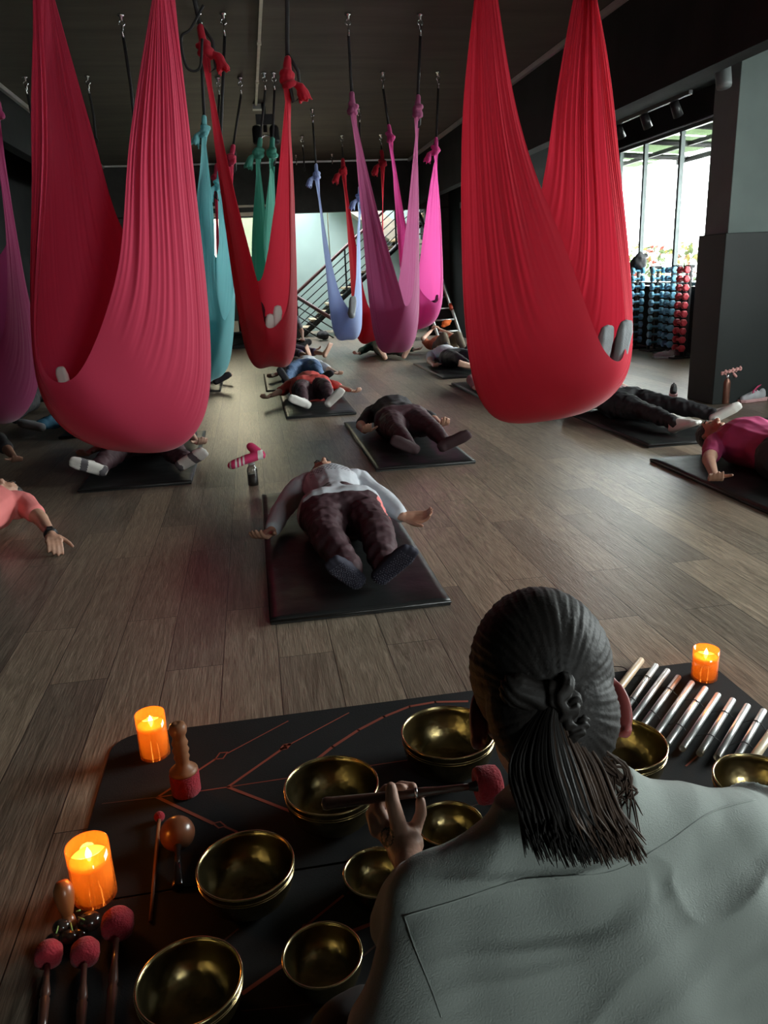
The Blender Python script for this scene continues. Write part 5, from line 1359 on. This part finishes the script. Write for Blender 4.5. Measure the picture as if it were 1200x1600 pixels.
# ------------------------------------------------------------------ shoes
def shoe(loc, rz, up_m, sole_m, lace_m, label, s_=1.0, group=None, lace_big=False):
    r = empty('sneaker', loc, rz); tag(r, label, 'shoe', group)
    bm = bmesh.new()                                   # sole, toe to +x
    prof = [(-.14, .035), (-.10, .042), (-.03, .034), (.05, .046), (.11, .044), (.145, .022)]
    lo, hi = [], []
    for x, w_ in prof: lo.append((x*s_, w_*s_))
    ring = [V((x, w_, 0)) for x, w_ in lo]+[V((x, -w_, 0)) for x, w_ in reversed(lo)]
    a = [bm.verts.new(p+V((0, 0, .001))) for p in ring]; b1 = [bm.verts.new(V((p.x*1.03, p.y*1.05, .030*s_+max(0, (-p.x)*.05)))) for p in ring]
    bm.faces.new(a[::-1]); bm.faces.new(b1)
    for k in range(len(a)): bm.faces.new((a[k], a[(k+1) % len(a)], b1[(k+1) % len(a)], b1[k]))
    done('sole', bm, sole_m, r, bevel=.006)
    bm = bmesh.new()
    capsule(bm, V((-.095, 0, .06))*s_, V((-.095, 0, .085))*s_, .040*s_, .034*s_); capsule(bm, V((-.095, 0, .055))*s_, V((.0, 0, .052))*s_, .040*s_, .040*s_)
    capsule(bm, V((-.03, 0, .075))*s_, V((.06, 0, .045))*s_, .034*s_, .036*s_); capsule(bm, V((.06, 0, .042))*s_, V((.105, 0, .036))*s_, .038*s_, .030*s_)
    capsule(bm, V((-.125, 0, .08))*s_, V((-.14, 0, .115))*s_, .018*s_, .010*s_)
    remesh('upper', bm, .006, up_m, r, smooth=3)
    for k in range(4):
        bm = bmesh.new(); x = (-.03+.025*k)*s_; z = (.112-.014*k)*s_
        tube(bm, [V((x, -.025, z-.012)), V((x+.006, 0, z+.004)), V((x+.012, .025, z-.012))], .0045, n=6); done('lace', bm, lace_m, r, smooth=True)
    if lace_big:
        for q in (-1, 1):
            bm = bmesh.new(); tube(bm, [V((-.02, q*.006, .115)), V((-.05, q*.03, .155)), V((-.01, q*.04, .145)), V((.02, q*.03, .11)), V((.05, q*.05, .09))], .0055, n=6); done('lace', bm, lace_m, r, smooth=True)
    return r
pale = mat('pale_grey_mesh', (.45, .46, .48), .8); pinkl = mat('hot_pink_lace', (.75, .08, .22), .6); pinks = mat('pinkish_sole', (.62, .36, .36), .6)
p = fl(1172, 628); shoe((p.x+.02, p.y, 0), PI+.15, pale, pinks, pinkl, 'pale grey sneaker with hot pink laces by the pillar, nearer of the pair', 1.0, 'pale sneakers with pink laces', True)
p = fl(1205, 622); shoe((p.x+.06, p.y+.04, 0), PI+.05, pale, pinks, pinkl, 'pale grey sneaker with hot pink laces cut by the right edge', 1.0, 'pale sneakers with pink laces', False)
p = fl(1059, 620); shoe((p.x+.02, p.y+.12, 0), -2.09, blackcl, pinks, mat('grey_lace', (.3, .3, .3), .7), 'black sneaker with pink sole tucked behind the left edge of the pillar', .85)
for k, (x, y) in enumerate(((1036, 560), (1052, 558))):
    p = fl(x, y); shoe((p.x, p.y, 0), 2.6+.3*k, mat('dusty_pink_mesh', (.34, .27, .29), .8), pale, pale, ('dusty pink sneaker on the floor below the dumbbell racks, left one', 'dusty pink sneaker on the floor below the dumbbell racks, right one')[k])
# ------------------------------------------------------------------ bottles
p = fl(1130, 630); r = empty('copper_bottle', (p.x, p.y-.02, 0)); tag(r, 'brown copper drink bottle standing against the pillar', 'bottle')
bm = bmesh.new(); lathe(bm, [(0, 0), (.034, 0), (.037, .006), (.037, .19), (.030, .215), (.020, .225), (.020, .23), (0, .23)], 28); done('bottle_body', bm, mat('brown_copper', (.22, .10, .07), .35, metal=.6, var=.1), r)
bm = bmesh.new(); lathe(bm, [(0, .23), (.022, .23), (.022, .262), (0, .262)], 24); done('cap', bm, chrome, r)
q = empty('massage_roller', (p.x+.03, p.y-.02, .263)); tag(q, 'pink knobbly massage roller balanced on the copper bottle', 'roller')
bm = bmesh.new(); tube(bm, [V((-.10, 0, .012)), V((.10, 0, .048))], .020, n=14); done('roller_core', bm, mat('pink_foam', (.70, .36, .33), .6), q, smooth=True)
bm = bmesh.new()
for i in range(6):
    for j in range(7):
        a = 2*PI*j/7+i*.4; c = V((-.09+.035*i, 0, .014+.0063*i)); ell(bm, c+V((0, math.cos(a)*.021, math.sin(a)*.021)), (.013, .008, .008), seg=8)
capsule(bm, (.03, -.01, .0), (.045, -.02, -.02), .014, .012)
tag(done('knobs', bm, mat('pink_foam', (.70, .36, .33)), q), kind='stuff')
p = fl(396, 758); r = empty('water_bottle', (p.x, p.y, 0)); r.scale = (1, 1, .66); tag(r, 'clear water bottle standing alone on the floor left of the nearest mat', 'bottle')
bm = bmesh.new(); lathe(bm, [(0, 0), (.030, 0), (.033, .006), (.033, .15), (.028, .18), (.020, .195), (.020, .205), (0, .205)], 28); done('bottle_body', bm, glass_mat('smoky_bottle', (.62, .64, .64), .12, .1), r)
bm = bmesh.new(); lathe(bm, [(0, .004), (.029, .004), (.030, .11), (0, .112)], 24); done('dark_insert', bm, mat('dark_infuser', (.05, .05, .055), .3), r)
bm = bmesh.new(); lathe(bm, [(0, .205), (.022, .205), (.022, .222), (0, .222)], 24); done('cap', bm, mat('grey_cap', (.3, .3, .3), .4), r)
so = empty('striped_sock', (p.x, p.y, .140)); tag(so, 'raspberry pink sock with white stripes folded over the clear water bottle', 'sock')
rasp = mat('raspberry_knit', (.55, .03, .12), .85, var=.08, bump=.3, bscale=160)
bm = bmesh.new()
capsule(bm, (-.11, -.02, .01), (-.02, 0, .035), .040, .040, flat=.7); capsule(bm, (-.02, 0, .035), (.06, .03, .045), .040, .036, flat=.75); capsule(bm, (.06, .03, .050), (.01, .06, .095), .038, .034, flat=.8)
sk = remesh('knit', bm, .006, rasp, so, smooth=3)
sk.data.materials.append(wsock)
for f in sk.data.polygons:
    c = f.center
    if -.135 < c.x < -.125 or -.100 < c.x < -.088 or -.075 < c.x < -.063 or -.050 < c.x < -.040 or (.045 < c.x < .078 and c.z < .08): f.material_index = 1
# left wall straps and boxes, pole; small fittings on the right beam
bm = bmesh.new(); box(bm, (0, 0, 0), (.05, 1.4, .05)); o = done('wall_rail', bm, darkmetal, loc=(-3.38, 10.2, 2.35)); tag(o, 'black rail on the left wall with gear hanging from it', 'rail')
for k in range(5):
    bm = bmesh.new(); ribbon(bm, [(0, 0, 0), (0.01, 0, -.12), (0, 0, -.22-.05*(k % 2))], .03, .02); o = done('hanging_strap', bm, mat('grey_webbing', (.09, .09, .09), .7), loc=(-3.33, 9.7+.24*k, 2.32)); tag(o, 'short grey strap hanging from the left wall rail', 'strap', 'short straps on the left wall rail')
bm = bmesh.new(); box(bm, (0, 0, 0), (.08, .26, .16)); tag(done('wall_sign', bm, mat('pale_grey_card', (.22, .24, .22), .7), loc=(-3.36, 9.35, 2.05)), 'small pale grey box on the left wall below the rail', 'box')
a, b_ = at(50, 390, X=-3.35), at(62, 458, X=-3.3)
bm = bmesh.new(); tube(bm, [a, V((a.x, a.y, .02))], .014, n=8); tag(done('wall_pole', bm, mat('grey_pole', (.25, .25, .25), .4), smooth=True), 'thin grey pole standing against the left wall', 'pole')
bm = bmesh.new(); box(bm, (0, 0, 0), (.05, .22, .1)); p = at(722, 320, X=4.07); tag(done('emergency_light', bm, mat('grey_plastic', (.10, .12, .12), .5), loc=(4.078, p.y, p.z)), 'small grey emergency light on the dark right wall', 'light')
p = at(1098, 130, X=3.9); bm = bmesh.new(); lathe(bm, [(0, 0), (.055, 0), (.06, .02), (.06, .30), (0, .30)], 20, axisM((0, 0, 0), (0, .25, .97)))
o = done('ceiling_spot', bm, mat('grey_fitting', (.13, .145, .145), .5)); pp = V((3.85, 6.12, 0)); o.location = (3.86, 6.25, 2.55); tag(o, 'grey cylindrical lamp beside the top of the pillar', 'lamp')
bm = bmesh.new(); box(bm, (0, 0, 0), (.03, 1.5, .03)); tr = done('spot_track', bm, darkmetal, loc=(3.52, 6.9, 2.50)); tag(tr, 'black lamp track under the beam above the window', 'track')
for y in (-.5, 0.0, .5):
    bm = bmesh.new(); lathe(bm, [(0, 0), (.035, 0), (.04, .12), (0, .12)], 16, axisM((0, y, -.02), (.5, .2, -.8))); done('spot_head', bm, darkmetal, tr)
